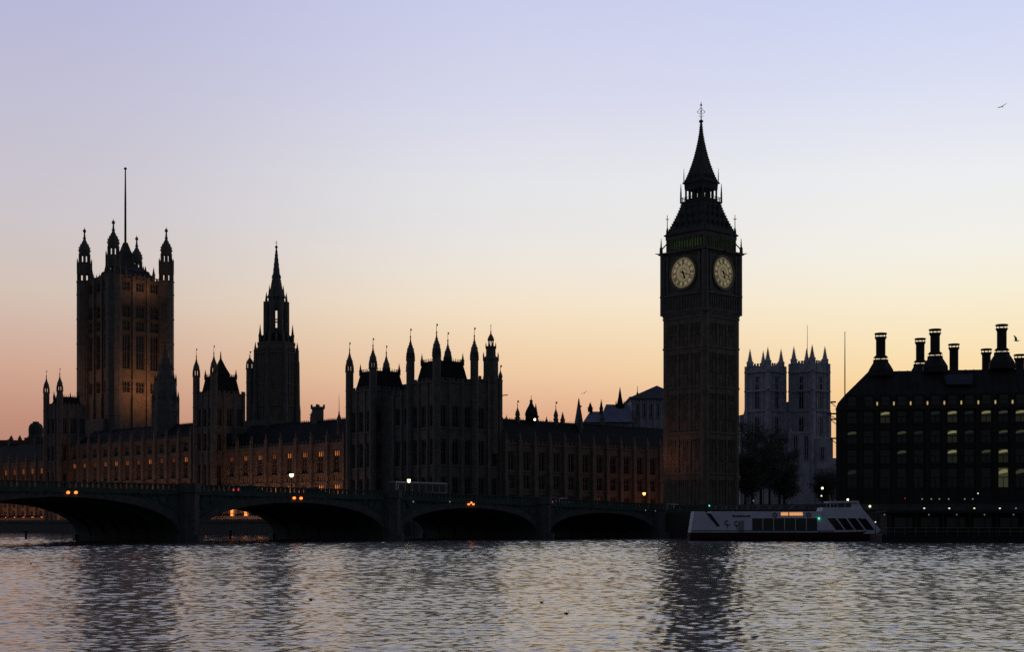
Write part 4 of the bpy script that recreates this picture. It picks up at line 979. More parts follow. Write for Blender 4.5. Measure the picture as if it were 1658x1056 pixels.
# ------------------------------------------------------------------ bridge
BX, BY, BYAW = -47.3, 216.8, math.atan2(.691, .723)
BW = 31.0
def bridge_pt(x, y, z=0): return (BX + .723 * x - .691 * y, BY + .691 * x + .723 * y, z)
def ztop(x): return 8.55 - .000123 * (x + 20) ** 2
def bx_of(px, y=0.0):
    r = (px - CX) / F; return (r * (BY + .723 * y) - BX + .691 * y) / (.723 - .691 * r)
br = thing('arched_bridge', 'long low green painted arch bridge on granite piers crossing the river', 'bridge', BX, BY, 0, BYAW)
piers = [-80, -39.5, 0, 38, 73, 105]
crown = [6.5, 6.4, 6.0, 5.47, 4.8]
for i in range(5):
    xa, xb = piers[i] + 1.6, piers[i + 1] - 1.6; xm = (xa + xb) / 2; ha = (xb - xa) / 2; zs, zc = .5, crown[i]
    K = 36
    arc = [(xm - ha * math.cos(math.pi * k / K), zs + (zc - zs) * math.sin(math.pi * k / K) ** .82) for k in range(K + 1)]
    b = MB()
    for yy, s_ in ((0, 1), (BW, -1)):                # spandrel walls with thickness
        vs, fs = [], []
        for x, z in arc: vs += [(x, yy, z), (x, yy, ztop(x) - 1.25), (x, yy + s_ * .6, z), (x, yy + s_ * .6, ztop(x) - 1.25)]
        for k in range(K): o = 4 * k; fs += [(o, o + 4, o + 5, o + 1), (o + 2, o + 3, o + 7, o + 6), (o, o + 2, o + 6, o + 4), (o + 1, o + 5, o + 7, o + 3)]
        b.add(vs, fs)
    vs, fs = [], []                                  # barrel
    for x, z in arc: vs += [(x, .6, z + .02), (x, BW - .6, z + .02), (x, .6, z + .5), (x, BW - .6, z + .5)]
    for k in range(K): o = 4 * k; fs += [(o, o + 1, o + 5, o + 4), (o + 2, o + 6, o + 7, o + 3)]
    b.add(vs, fs)
    for rb in range(1, 7):                           # iron ribs below the barrel
        y0 = BW * rb / 7; vs, fs = [], []
        for x, z in arc: vs += [(x, y0 - .15, z - .45), (x, y0 + .15, z - .45), (x, y0 - .15, z + .04), (x, y0 + .15, z + .04)]
        for k in range(K): o = 4 * k; fs += [(o, o + 1, o + 5, o + 4), (o, o + 4, o + 6, o + 2), (o + 1, o + 3, o + 7, o + 5)]
        b.add(vs, fs)
    ao = b.build('arch_span', 'bridge', br)
    for yy, yi in ((-.22, .0), (BW, BW + .22)):
        b = MB(); vs, fs = [], []
        for k, (x, z) in enumerate(arc):
            p0, p1 = arc[max(0, k - 1)], arc[min(K, k + 1)]; dx, dz = p1[0] - p0[0], p1[1] - p0[1]; l = math.hypot(dx, dz); nx, nz = -dz / l, dx / l
            xo = min(max(x + nx * 1.15, xa + .02), xb - .02); zo = min(z + nz * 1.0, ztop(xo) - 1.32)
            vs += [(x, yy, z), (xo, yy, zo), (x, yi, z), (xo, yi, zo)]
        for k in range(K): o = 4 * k; fs += [(o, o + 4, o + 5, o + 1), (o + 2, o + 3, o + 7, o + 6), (o, o + 2, o + 6, o + 4), (o + 1, o + 5, o + 7, o + 3)]
        b.add(vs, fs); b.build('arch_ring', 'cream' if False else 'granite', ao)
    for sx in (-1, 1):
        for q in (.93, .86, .78):
            x = xm + sx * ha * q; z0 = zs + (zc - zs) * max(0, 1 - q * q) ** .41 + 1.1; z1 = ztop(x) - 1.5
            if z1 - z0 > .7: b = MB(); r_ = min((z1 - z0) / 2 * .8, 1.0); b.prism_xz([(x + r_ * math.cos(2 * math.pi * k / 10), (z0 + z1) / 2 + .3 + r_ * math.sin(2 * math.pi * k / 10)) for k in range(10)], -.1, .0); b.build('spandrel_panel', 'bridge', ao)
for i, xp in enumerate(piers):
    b = MB()
    b.box(xp - 1.6, xp + 1.6, .02, BW - .02, -3, ztop(xp) - 1.3)
    for yy, s_ in ((0, -1), (BW, 1)):
        pts = [(xp - 1.9, yy), (xp - 1.5, yy + s_ * 1.6), (xp, yy + s_ * 2.7), (xp + 1.5, yy + s_ * 1.6), (xp + 1.9, yy)]
        b.prism(pts, -3, 1.1); b.prism([(xp + (x - xp) * .8, yy + (y - yy) * .62) for x, y in pts], 1.1, ztop(xp) - 1.2)
        b.prism([(xp + (x - xp) * .92, yy + (y - yy) * .72) for x, y in pts], ztop(xp) - 1.2, ztop(xp) + .12)
    b.build('pier', 'granite', br)
xs = [-82 + k * 2.0 for k in range(116)]
b = MB(); vs, fs = [], []
for x in xs: vs += [(x, 0.1, ztop(x) - 1.26), (x, BW - .1, ztop(x) - 1.26), (x, .1, ztop(x) - 2.0), (x, BW - .1, ztop(x) - 2.0)]
for k in range(len(xs) - 1): o = 4 * k; fs += [(o, o + 4, o + 5, o + 1), (o + 2, o + 3, o + 7, o + 6), (o, o + 2, o + 6, o + 4), (o + 1, o + 5, o + 7, o + 3)]
b.add(vs, fs); b.build('deck', 'asphalt', br)
for yy in (.0, BW - .5):
    b = MB()
    def run(z0, z1, y0, y1):
        vs, fs = [], []
        for x in xs: t_ = ztop(x); vs += [(x, yy + y0, t_ + z0), (x, yy + y1, t_ + z0), (x, yy + y0, t_ + z1), (x, yy + y1, t_ + z1)]
        for k in range(len(xs) - 1): o = 4 * k; fs += [(o, o + 1, o + 5, o + 4), (o + 2, o + 6, o + 7, o + 3), (o, o + 4, o + 6, o + 2), (o + 1, o + 3, o + 7, o + 5)]
        fs += [(0, 2, 3, 1), (4 * len(xs) - 4, 4 * len(xs) - 3, 4 * len(xs) - 1, 4 * len(xs) - 2)]
        b.add(vs, fs)
    run(-1.55, -1.25, -.35, .6); run(-1.25, -.85, -.05, .4); run(-.18, 0, -.12, .5)
    x = -81.0
    while x < 146: t_ = ztop(x); b.box(x - .2, x + .2, yy + .02, yy + .32, t_ - .88, t_ - .15); x += .85
    x = -80
    while x < 146: b.box(x - .16, x + .16, yy - .22 if yy < 5 else yy + .5, yy + .02 if yy < 5 else yy + .74, ztop(x) - 1.9, ztop(x) - 1.56); x += 1.25
    b.build('parapet', 'bridge', br)
b = MB(); b.box(106.6, 150, .3, BW - .3, -3, ztop(125) - 1.35); b.box(106.6, 122, -.9, .3, -3, ztop(112) - 1.2); b.build('abutment', 'granite', br)
def nav(px, py, r=.20):
    x = bx_of(px); d = BY + .691 * x; z = zp(py, d); b = MB(); b.cur = 0; b.bar((x, -.25, z), (x, -.55, z), r, r, 10); b.cur = 1; b.bar((x, -.0, z), (x, -.25, z), r * 1.25, r * 1.25, 10)
    b.build('navigation_light', ['e_orange', 'black'], br)
for px, py in ((108, 798), (120.5, 798), (474, 807), (485, 807.3)): nav(px, py)
for px, py in ((756.5, 817.2), (764, 817.2), (760.3, 814.6)): nav(px, py, .15)
for px, py in ((667, 813), (726, 813), (1043, 827), (1059, 828)): 
    x = bx_of(px); d = BY + .691 * x; b = MB(); b.ball((x, -.35, zp(py, d)), .13, 6); b.bar((x, -.1, zp(py, d) + .02), (x, -.35, zp(py, d) + .02), .05); b.build('bulkhead_lamp', 'e_pdim', br)

# lamp standards on the bridge
def lamp_post(px, py, y, label, e, r=.34):
    x = bx_of(px, y); p = bridge_pt(x, y); zl = zp(py, p[1])
    t = thing('lamp_standard', label, 'street lamp', p[0], p[1], ztop(x) - 1.26, 0, 'lit lamp standards on the bridge')
    h = zl - (ztop(x) - 1.26)
    b = MB(); b.lathe(0, 0, [(.35, 0), (.35, .5), (.22, .6), (.14, .9), (.09, 1.5), (.08, h - .5), (.16, h - .38), (.12, h - .3)], 10); b.bar((-.4, 0, h - .75), (.4, 0, h - .75), .05)
    b.build('post', 'black', t)
    b = MB(); b.lathe(0, 0, [(r * .55, h - .34), (r, h + .05), (r * .9, h + .25)], 8); b.build('lantern', e, t)
    b = MB(); b.lathe(0, 0, [(r * .95, h + .25), (r * .6, h + .45), (.06, h + .6), (.05, h + .8)], 8); b.build('cap', 'black', t)
lamp_post(472, 770, BW - 1.2, 'bright white lamp glowing above the bridge before the lit river range', 'e_lamp', .42)
lamp_post(662, 779, 1.6, 'bright white lamp glowing just above the coach on the bridge', 'e_lamp', .30)
lamp_post(1043, 800, BW - 6, 'orange tinted lamp near the bridge end beside the clock tower', 'e_sodium', .36)

# vehicles on the bridge
def wheel(par, x, y, r):
    b = MB(); b.bar((x, y - .13, r), (x, y + .13, r), r, r, 16); o = b.build('wheel', 'rubber', par)
    b = MB(); b.bar((x, y - .15, r), (x, y + .15, r), r * .55, r * .55, 10); b.build('rim', 'steel', o)
x = bx_of(677, 5); p = bridge_pt(x, 5)
t = thing('coach', 'pale roofed coach with dark windows driving over the bridge', 'coach', p[0], p[1], ztop(x) - 1.25, BYAW - R(.6))
b = MB(); prof = [(-1.25, .35), (-1.25, 2.6), (-1.1, 2.95), (-.8, 3.08), (.8, 3.08), (1.1, 2.95), (1.25, 2.6), (1.25, .35)]
n = len(prof); vs = [(-5.7, y, z) for y, z in prof] + [(5.3, y, z) for y, z in prof] + [(5.75, y * .9, min(z, 2.8)) for y, z in prof]
fs = [tuple(reversed(range(n))), tuple(range(2 * n, 3 * n))]
for k in range(2): fs += [(k * n + i, k * n + (i + 1) % n, (k + 1) * n + (i + 1) % n, (k + 1) * n + i) for i in range(n)]
b.add(vs, fs); b.build('body', 'bridge', t)
b = MB(); b.box(-5.6, 5.3, -.95, .95, 3.06, 3.14); b.bar((-5.72, -1.1, 2.98), (5.6, -1.1, 2.9), .09); b.bar((-5.72, -1.26, .4), (-5.72, -1.15, 2.9), .07); b.box(-5.6, 5.3, -1.275, -1.24, 1.12, 1.42); b.box(-5.6, 5.3, 1.24, 1.275, 1.12, 1.42)
for k in range(8): b.box(-5.38 + k * 1.5, -5.30 + k * 1.5, -1.275, -1.24, 1.42, 2.62)
b.build('roof', 'cream', t)
for k in range(7):
    for s_ in (-1, 1): b = MB(); x0 = -5.3 + k * 1.5; b.box(x0, x0 + 1.38, s_ * 1.26 - .02, s_ * 1.26 + .02, 1.55, 2.55); b.build('window', 'glass', t)
b = MB(); b.box(5.6, 5.82, -1.05, 1.05, 1.3, 2.6); b.build('windscreen', 'glass', t)
for s_ in (-1, 1):
    b = MB(); b.box(-5.78, -5.68, s_ * 1.0 - .15, s_ * 1.0 + .15, 1.1, 1.7); b.build('tail_light', 'e_red', t)
    for xx in (-3.4, 3.6): wheel(t, xx, s_ * 1.12, .48)
def car(px, y, label, paint, tail=True, van=False):
    x = bx_of(px, y); p = bridge_pt(x, y)
    t = thing('van' if van else 'car', label, 'van' if van else 'car', p[0], p[1], ztop(x) - 1.25, BYAW, 'traffic crossing the bridge')
    if van: pr = [(-2.6, .35), (-2.65, 2.15), (-2.4, 2.3), (1.0, 2.3), (1.7, 1.35), (2.5, 1.1), (2.6, .35)]
    else: pr = [(-2.1, .32), (-2.15, .85), (-1.95, .98), (-1.35, 1.42), (-.2, 1.5), (.45, 1.42), (1.1, .98), (2.0, .82), (2.15, .5), (2.1, .32)]
    b = MB(); b.prism_xz(pr, -.86, .86); b.build('body', paint, t)
    for s_ in (-1, 1):
        b = MB()
        if van: b.prism_xz([(.1, 1.3), (.1, 2.1), (.9, 2.1), (1.45, 1.3)], s_ * .87 - .01, s_ * .87 + .01)
        else: b.prism_xz([(-1.6, 1.0), (-1.2, 1.35), (.3, 1.35), (.85, 1.0)], s_ * .87 - .01, s_ * .87 + .01)
        b.build('window', 'glass', t)
        b = MB(); b.box(pr[0][0] - .1, pr[0][0] + .02, s_ * .62 - .16, s_ * .62 + .16, .62, .9); b.build('tail_light', 'e_red' if tail else 'black', t)
        b = MB(); b.box(2.05 if not van else 2.5, 2.2 if not van else 2.65, s_ * .6 - .15, s_ * .6 + .15, .58, .78); b.build('headlight', 'cream' if tail else 'e_pier', t)
        for xx in (-1.35, 1.35): wheel(t, xx, s_ * .78, .33)
    return t
car(402, 3.5, 'dark car with red tail lights on the bridge near the first pier', 'black')
car(507, 3.5, 'dark car with red tail lights on the bridge beneath the brightest lamp', 'black')
car(912, 3.5, 'pale roofed car with a red tail light on the bridge right of the coach', 'cream')
v = car(1088, 14, 'pale van at the bridge end below the clock tower', 'cream', False, True)
b = MB(); b.box(-1.2, .2, -.92, -.87, 1.55, 1.95); b.build('lit_side_window', 'e_off', v)

# ------------------------------------------------------------------ tour boat
def boat():
    D = 236; S = F / D
    x0, y0 = at(1119, D)
    t = thing('tour_boat', 'white river tour boat with dark saloon windows and a dark red hull', 'boat', x0, y0, 0, R(-1.5))
    P = lambda zx, zy: ((zx - 135) / 4.606 / S, CH + (HY - (720 + zy / 4.606)) / S)
    L = P(1600, 0)[0]; Wd = 6.2
    # hull
    b = MB(); st = []
    for x, hw, zt in ((-.1, 2.6, 1.30), (1.0, 3.0, 1.30), (22, 3.1, 1.32), (27, 2.6, 1.45), (30, 1.5, 1.7), (L + .1, .1, 1.95)):
        st.append([(x, -hw + 3.1, zt), (x, -hw * .93 + 3.1, .55), (x - (.9 if x > 28 else 0), -hw * .75 + 3.1, -.5), (x - (.9 if x > 28 else 0), hw * .75 + 3.1, -.5), (x, hw * .93 + 3.1, .55), (x, hw + 3.1, zt)])
    vs = [p for r_ in st for p in r_]; fs = [tuple(reversed(range(6))), tuple(range(len(vs) - 6, len(vs)))]
    for k in range(len(st) - 1): fs += [(6 * k + i, 6 * k + (i + 1) % 6, 6 * k + 6 + (i + 1) % 6, 6 * k + 6 + i) for i in range(6)]
    b.add(vs, fs); b.build('hull', 'red', t)
    b = MB()
    for k in range(len(st) - 2): p, q = st[k][0], st[k + 1][0]; b.bar((p[0], p[1] - .05, p[2] - .05), (q[0], q[1] - .05, q[2] - .05), .09)
    b.build('rubbing_strake', 'black', t)
    # superstructure: aft house, saloon, sloping fore saloon
    b = MB()
    zb = 1.28; ztp = P(0, 500)[1]; zband = P(0, 552)[1]; zsill = P(0, 642)[1]
    xs0, xs1 = P(160, 0)[0], P(590, 0)[0]; xw = P(1075, 0)[0]; xf = P(1155, 0)[0]
    b.prism_xz([(0, zb), (xs0, ztp), (P(240, 0)[0], ztp), (P(300, 0)[0], P(0, 552)[1]), (xs1, zband), (xs1, zb)], .5, 5.7)
    b.box(xs1, xf + 1, .5, 5.7, zb, zsill)
    b.box(P(285, 0)[0], P(1110, 0)[0], .48, 5.72, zband, ztp)
    b.prism_xz([P(1075, 552), (xw, zsill), (xw, zb), P(1205, 668), P(1205, 640), P(1140, 552)], .5, 5.7)
    # wedge front
    b.prism_xz([P(1205, 668), P(1205, 640), P(1480, 636), P(1400, 552), P(1110, 552), P(1110, 500), P(1120, 470), P(1230, 470), P(1420, 488), P(1470, 548), P(1548, 640), P(1520, 668)], .7, 5.5)
    b.prism_xz([P(1140, 552), P(1205, 640), P(1205, 655), P(1500, 655), P(1500, 552)], 3.0, 3.2)
    b.build('superstructure', 'white', t)
    # saloon windows
    for k in range(6):
        x0_ = xs1 + (xw - xs1) * k / 6
        for y_ in (.56, 5.56): b = MB(); b.box(x0_ + .05, x0_ + (xw - xs1) / 6 - .05, y_, y_ + .08, zsill, zband); b.build('saloon_window', 'glass', t)
        for y_ in (.5, 5.5): b = MB(); b.box(x0_ - .05, x0_ + .05, y_, y_ + .2, zsill, zband); b.build('window_pillar', 'white', t)
    b = MB(); b.box(xs1 + .1, xw, 2.9, 3.1, zsill, zband); b.build('saloon_bulkhead', 'black', t)
    for k in range(4):
        a0_, a1_ = 1150 + k * 75, 1150 + (k + 1) * 75 - 14
        for y_ in (.64, 5.51): b = MB(); b.prism_xz([P(a0_, 555), P(a1_, 555), P(a1_ + 66, 638), P(a0_ + 66, 638)], y_, y_ + .05); b.build('fore_window', 'glass', t)
    for k in range(5):
        a0_ = 1143 + k * 75
        for y_ in (.62, 5.48): b = MB(); b.prism_xz([P(a0_ - 6, 552), P(a0_ + 6, 552), P(a0_ + 72, 641), P(a0_ + 60, 641)], y_, y_ + .1); b.build('window_pillar', 'white', t)
    # wheelhouse
    b = MB(); b.prism_xz([P(1175, 470), P(1175, 490), P(1425, 500), P(1335, 436), P(1335, 470)], 1.4, 4.8)
    for zx in (1180, 1235, 1290): x_ = P(zx, 0)[0]; b.box(x_ - .05, x_ + .05, 1.4, 1.5, P(0, 470)[1], P(0, 436)[1]); b.box(x_ - .05, x_ + .05, 4.7, 4.8, P(0, 470)[1], P(0, 436)[1])
    b.prism_xz([P(1165, 436), P(1165, 424), P(1385, 420), P(1395, 436)], 1.1, 5.1); b.prism_xz([P(1340, 440), P(1395, 436), P(1425, 488), P(1360, 490)], 1.45, 4.75)
    b.build('wheelhouse', 'white', t)
    b = MB(); b.box(P(1240, 0)[0], P(1330, 0)[0], 1.46, 1.5, P(0, 488)[1], P(0, 440)[1]); b.build('wheelhouse_window', 'glass', t)
    # dark aft gangway panel, painted scroll figures and lettering strip
    b = MB(); b.prism_xz([P(250, 515), P(282, 515), P(352, 610), P(330, 612)], .40, .5); b.build('gangway_panel', 'black', t)
    b = MB()
    for cx_, cz_ in ((405, 580), (475, 585)):
        for k in range(14):
            a_ = k * .42; r0 = .08 + .032 * k; a2 = a_ + .42; r1 = r0 + .032; c_ = P(cx_, cz_)
            b.bar((c_[0] + r0 * math.cos(a_), .47, c_[1] + 1.2 * r0 * math.sin(a_)), (c_[0] + r1 * math.cos(a2), .47, c_[1] + 1.2 * r1 * math.sin(a2)), .075, .075, 4)
        p_ = P(cx_ - 2, cz_ + 12); q_ = P(cx_ + 4, cz_ + 48); b.bar((p_[0], .47, p_[1]), (q_[0], .47, q_[1]), .08, .05, 4)
    b.build('painted_scroll', 'black', t)
    b = MB(); rr = random.Random(2); x_ = P(445, 0)[0]
    while x_ < P(572, 0)[0]:
        w_ = rr.uniform(.08, .22); h_ = rr.uniform(.18, .38); b.box(x_, x_ + w_, .44, .48, P(0, 543)[1], P(0, 543)[1] + h_); x_ += w_ + rr.uniform(.04, .1)
    b.build('dark_lettering', 'black', t)
    b = MB(); b.box(P(806, 0)[0], P(858, 0)[0], .40, .48, P(0, 531)[1], P(0, 508)[1]); b.box(P(868, 0)[0], P(966, 0)[0], .40, .48, P(0, 531)[1], P(0, 508)[1]); b.build('lit_sign', 'e_sign', t)
    b = MB()
    for k in range(22): x_ = P(290, 0)[0] + k * .82; b.bar((x_, .6, ztp), (x_, .6, ztp + .95), .025, .025, 4)
    for hh in (.5, .95): b.bar((P(290, 0)[0], .6, ztp + hh), (P(1110, 0)[0], .6, ztp + hh), .025, .025, 4); b.bar((P(290, 0)[0], 5.6, ztp + hh), (P(1110, 0)[0], 5.6, ztp + hh), .025, .025, 4)
    b.build('deck_rail', 'steel', t)
    for zx, zy, yy, e, r_ in ((273, 458, .5, 'e_green2', .10), (1087, 554, .35, 'e_green2', .12)):
        c_ = P(zx, zy); b = MB(); b.ball((c_[0], yy, c_[1]), r_, 8); o_ = b.build('side_light', e, t); b = MB(); b.bar((c_[0], yy + .02, c_[1] - (1.1 if zx < 400 else .05)), (c_[0], yy + .05, c_[1] - .08), .04); b.build('bracket', 'black', o_)
    for k in range(7):
        x_ = 2.2 + 3.6 * k; b = MB(); b.bar((x_, -.12, .35), (x_, -.12, 1.15), .17, .17, 8); b.bar((x_, -.1, 1.15), (x_, -.02, 1.45), .025, .025, 4); b.build('fender', 'black', t)
    for zx in (760, 1010):
        q_ = P(zx, 527); b = MB()
        for k in range(12): a_, a2 = 2 * math.pi * k / 12, 2 * math.pi * (k + 1) / 12; b.bar((q_[0] + .3 * math.cos(a_), .40, q_[1] + .3 * math.sin(a_)), (q_[0] + .3 * math.cos(a2), .40, q_[1] + .3 * math.sin(a2)), .07, .07, 5)
        b.build('life_ring', 'red', t)
    for k in range(9):
        x_ = P(330, 0)[0] + 1.75 * k; b = MB(); b.box(x_, x_ + .5, 1.2, 5.0, ztp + .35, ztp + .45); b.box(x_, x_ + .08, 1.2, 5.0, ztp + .45, ztp + .85); b.box(x_ + .2, x_ + .3, 1.4, 1.5, ztp, ztp + .35); b.box(x_ + .2, x_ + .3, 4.7, 4.8, ztp, ztp + .35); b.build('deck_bench', 'bronze', t)
    b = MB()
    for k in range(6): x_ = P(1420, 0)[0] + .85 * k; b.bar((x_, .9 + .25 * k, 1.6), (x_, .9 + .25 * k, 2.6), .03, .03, 4)
    b.bar((P(1420, 0)[0], .9, 2.6), (P(1420, 0)[0] + 4.25, 2.15, 2.6), .03, .03, 4); b.build('bow_rail', 'steel', t)
    b = MB(); b.box(P(490, 0)[0], P(530, 0)[0], .46, .5, 1.4, 3.2); b.build('side_door', 'steel', t)
    b = MB(); b.box(.1, P(1075, 0)[0], .44, .5, 1.55, 1.66); b.build('painted_stripe', 'black', t)
    c_ = P(1325, 411); b = MB(); b.ball((c_[0], 3, c_[1]), .17, 8); b.bar((c_[0], 3, P(0, 424)[1]), (c_[0], 3, c_[1]), .05); b.build('masthead_light', 'e_lamp', t)
    b = MB(); b.bar((P(1190, 0)[0], 3, P(0, 424)[1]), (P(1190, 0)[0], 3, P(0, 370)[1]), .05, .03); b.build('mast', 'steel', t)
    return t
boat()

# ------------------------------------------------------------------ floating pier and its lamps
PD = 214
x0, y0 = at(1428, PD)
t = thing('floating_pier', 'dark covered floating pier moored along the embankment', 'pier', x0, y0, 0, R(-3))
b = MB(); b.box(0, 62, 0, 9, -.6, 1.1); b.box(-.1, 62.1, -.15, 0, .75, 1.0); b.build('pontoon', 'black', t)
b = MB(); b.box(1.5, 62, 4.0, 8.6, 1.1, 4.4)
for k in range(16): b.box(2 + 3.8 * k, 2.25 + 3.8 * k, 3.75, 4.0, 1.1, 4.4)
b.build('shelter_wall', 'bronze', t)
b = MB(); b.box(.8, 62, .5, 9, 4.4, 4.62); b.box(.7, 62, .4, .5, 4.3, 4.72); b.build('canopy', 'bronze', t)
b = MB()
for k in range(17): b.box(1.2 + 3.8 * k, 1.36 + 3.8 * k, .7, .86, 1.1, 4.4)
b.build('canopy_posts', 'bronze', t)
for k in range(15): b = MB(); b.box(2.6 + 3.8 * k, 5.2 + 3.8 * k, 3.93, 4.0, 2.0, 3.6); b.build('shelter_window', 'glass', t)
b = MB()
for k in range(42): b.bar((.3 + 1.5 * k, .15, 1.1), (.3 + 1.5 * k, .15, 2.15), .03, .03, 4)
for hh in (1.6, 2.15): b.bar((.3, .15, hh), (61.8, .15, hh), .03, .03, 4)
b.build('railing', 'steel', t)
def quay_lamp(px, py, d, e, r, label, zbase):
    x, y = at(px, d); z = zp(py, d)
    q = thing('quay_lamp', label, 'lamp', x, y, zbase, 0, 'small lamps along the pier and embankment')
    b = MB(); b.lathe(0, 0, [(.13, 0), (.12, .25), (.05, .4), (.04, z - zbase - r * .6)], 6); b.build('post', 'black', q)
    b = MB(); b.ball((0, 0, z - zbase), r * .72, 8); b.build('globe', e, q)
for k, (px, w) in enumerate(((1408.5, 'bright globe lamp on the embankment just beyond the boat bow'), (1486, 'dimmer globe lamp on the embankment, first past the boat bow'), (1526.5, 'brilliant globe lamp on the embankment, second past the boat bow'), (1567, 'brilliant globe lamp on the embankment, third past the boat bow'), (1609, 'faint greenish globe lamp on the embankment below the tallest chimney'))):
    quay_lamp(px, 820.5 if k == 0 else 819.3, 278, ('e_pier', 'e_pdim', 'e_lamp', 'e_lamp', 'e_pdim')[k], (.34, .30, .36, .36, .26)[k], w, 5.0)
for px, w in ((1496.5, 'small lamp on the pier canopy, nearest the boat'), (1537, 'small lamp on the pier canopy, next along from the boat'), (1577.5, 'small lamp midway along the pier canopy'), (1619, 'small lamp on the pier canopy under the tallest chimney'), (1645, 'small lamp on the pier canopy at the picture edge')):
    quay_lamp(px, 823.8, 219, 'e_pier' if px < 1640 else 'e_pdim', .17, w, 4.62)
for px, w in ((1432, 'faint lamp low at the boat end of the pier'), (1504, 'faint lamp under the pier canopy, nearest the boat'), (1549, 'faint lamp under the middle of the pier canopy'), (1594, 'faint lamp under the pier canopy right of the middle'), (1641, 'faint lamp under the pier canopy at the picture edge')):
    quay_lamp(px, 834, 213.6, 'e_pdim', .13, w, 1.1)
quay_lamp(1417.5, 846, 213.8, 'e_pier', .14, 'low lamp on the pier end beside the boat bow', 1.1)
quay_lamp(1331.5, 791, 300, 'e_lamp', .32, 'bright street lamp behind the boat wheelhouse before the abbey', 5.0)
quay_lamp(1330, 803.5, 284, 'e_pier', .22, 'smaller lamp directly below the bright street lamp behind the wheelhouse', 5.0)
quay_lamp(1583.5, 799.5, 296, 'e_pier', .18, 'single small lamp high against the office building base', 5.0)
for px, w in ((1493, 'first'), (1508, 'second'), (1521, 'third'), (1536, 'fourth'), (1562, 'fifth'), (1575, 'sixth')):  # post lamps stand in for a row of vehicle headlights
    quay_lamp(px, 808.6, 290, 'e_pdim', .2, f'{w} dim lamp standing in for vehicle headlights in the blurred row at the foot of the office building', 5.0)
quay_lamp(1465.5, 807.5, 290, 'e_red', .12, 'small red signal lamp at the foot of the office building', 5.0)
quay_lamp(1220, 811.5, 290, 'e_pdim', .2, 'faint lamp behind the white side of the tour boat', 5.0)

# ------------------------------------------------------------------ mooring posts
for px, py0, py1, w in ((42, 858, 873.5, 'dark mooring post in pale water under the first bridge arch'), (373, 858, 874, 'dark mooring post in the pale gap under the second bridge arch')):
    d = F * CH / (py1 - HY); x, y = at(px, d)
    t = thing('mooring_post', w, 'post', x, y, 0, 0, 'mooring posts seen under the bridge')
    b = MB(); b.lathe(0, 0, [(.20, -2), (.19, zp(py0, d) - .5)], 8); b.build('pile', 'black', t)
    b = MB(); b.lathe(0, 0, [(.3, zp(py0, d) - .5), (.34, zp(py0, d) - .1), (.1, zp(py0, d))], 8); b.build('cap', 'black', t)

# ------------------------------------------------------------------ trees before the abbey
def tree(px, d, h, w, label, seed):
    rg = random.Random(seed); x, y = at(px, d)
    t = thing('plane_tree', label, 'tree', x, y, 5.0, 0, 'trees before the abbey')
    b = MB(); b.lathe(0, 0, [(.5, -.3), (.38, h * .2), (.3, h * .4), (.16, h * .7), (.05, h * .92)], 8)
    tips = []
    for k in range(34):
        z = h * rg.uniform(.28, .8); a = rg.uniform(0, 6.28); l = w * rg.uniform(.45, 1.0) * (1 - abs(z / h - .5) * .9)
        p = Vector((0, 0, z)); m_ = p + Vector((math.cos(a) * l * .5, math.sin(a) * l * .5, l * .32)); q = p + Vector((math.cos(a + .3) * l, math.sin(a + .3) * l, l * .55 + .6))
        b.bar(p, m_, .13, .08, 5); b.bar(m_, q, .08, .03, 5); tips += [m_, q, (m_ + q) / 2]
        for j in range(4):
            s_ = m_.lerp(q, rg.random()); e = s_ + Vector((rg.uniform(-1, 1), rg.uniform(-1, 1), rg.uniform(.2, 1.2))) * 1.5; b.bar(s_, e, .035, .015, 4); tips.append(e)
    b.build('trunk', 'bark', t)
    c = MB(); vs, fs = [], []
    for p in tips + [Vector((0, 0, h * .93))]:
        if rg.random() < .12: continue
        rad = rg.uniform(.8, 1.7)
        for j in range(rg.randint(40, 70)):
            q = p + Vector((rg.gauss(0, .6), rg.gauss(0, .6), rg.gauss(0, .5))) * rad; s_ = rg.uniform(.10, .24)
            u = Vector((rg.gauss(0, 1), rg.gauss(0, 1), rg.gauss(0, 1))).normalized() * s_; v_ = u.orthogonal().normalized() * s_ * .7
            o = len(vs); vs += [tuple(q - u), tuple(q + v_), tuple(q + u), tuple(q - v_)]; fs.append((o, o + 1, o + 2, o + 3))
    c.add(vs, fs); c.build('crown', 'leaf', t)
tree(1218, 430, 30, 6.5, 'dark leafy tree against the abbey hard by the clock tower', 1)
tree(1246, 452, 28, 7.5, 'dark leafy tree below the abbey tower closer to the clock tower', 2)
tree(1270, 420, 15, 5.0, 'lower dark tree between the abbey and the boat', 3)
tree(1232, 405, 22, 7.0, 'broad dark tree in the middle of the clump below the abbey', 11)
tree(1262, 440, 24, 6.0, 'dark tree at the farther edge of the clump before the parish church', 12)
tree(1207, 395, 17, 4.5, 'short dark tree at the foot of the clock tower', 4)
tree(1336, 445, 13, 4.5, 'small dark tree beside the office building corner', 6)

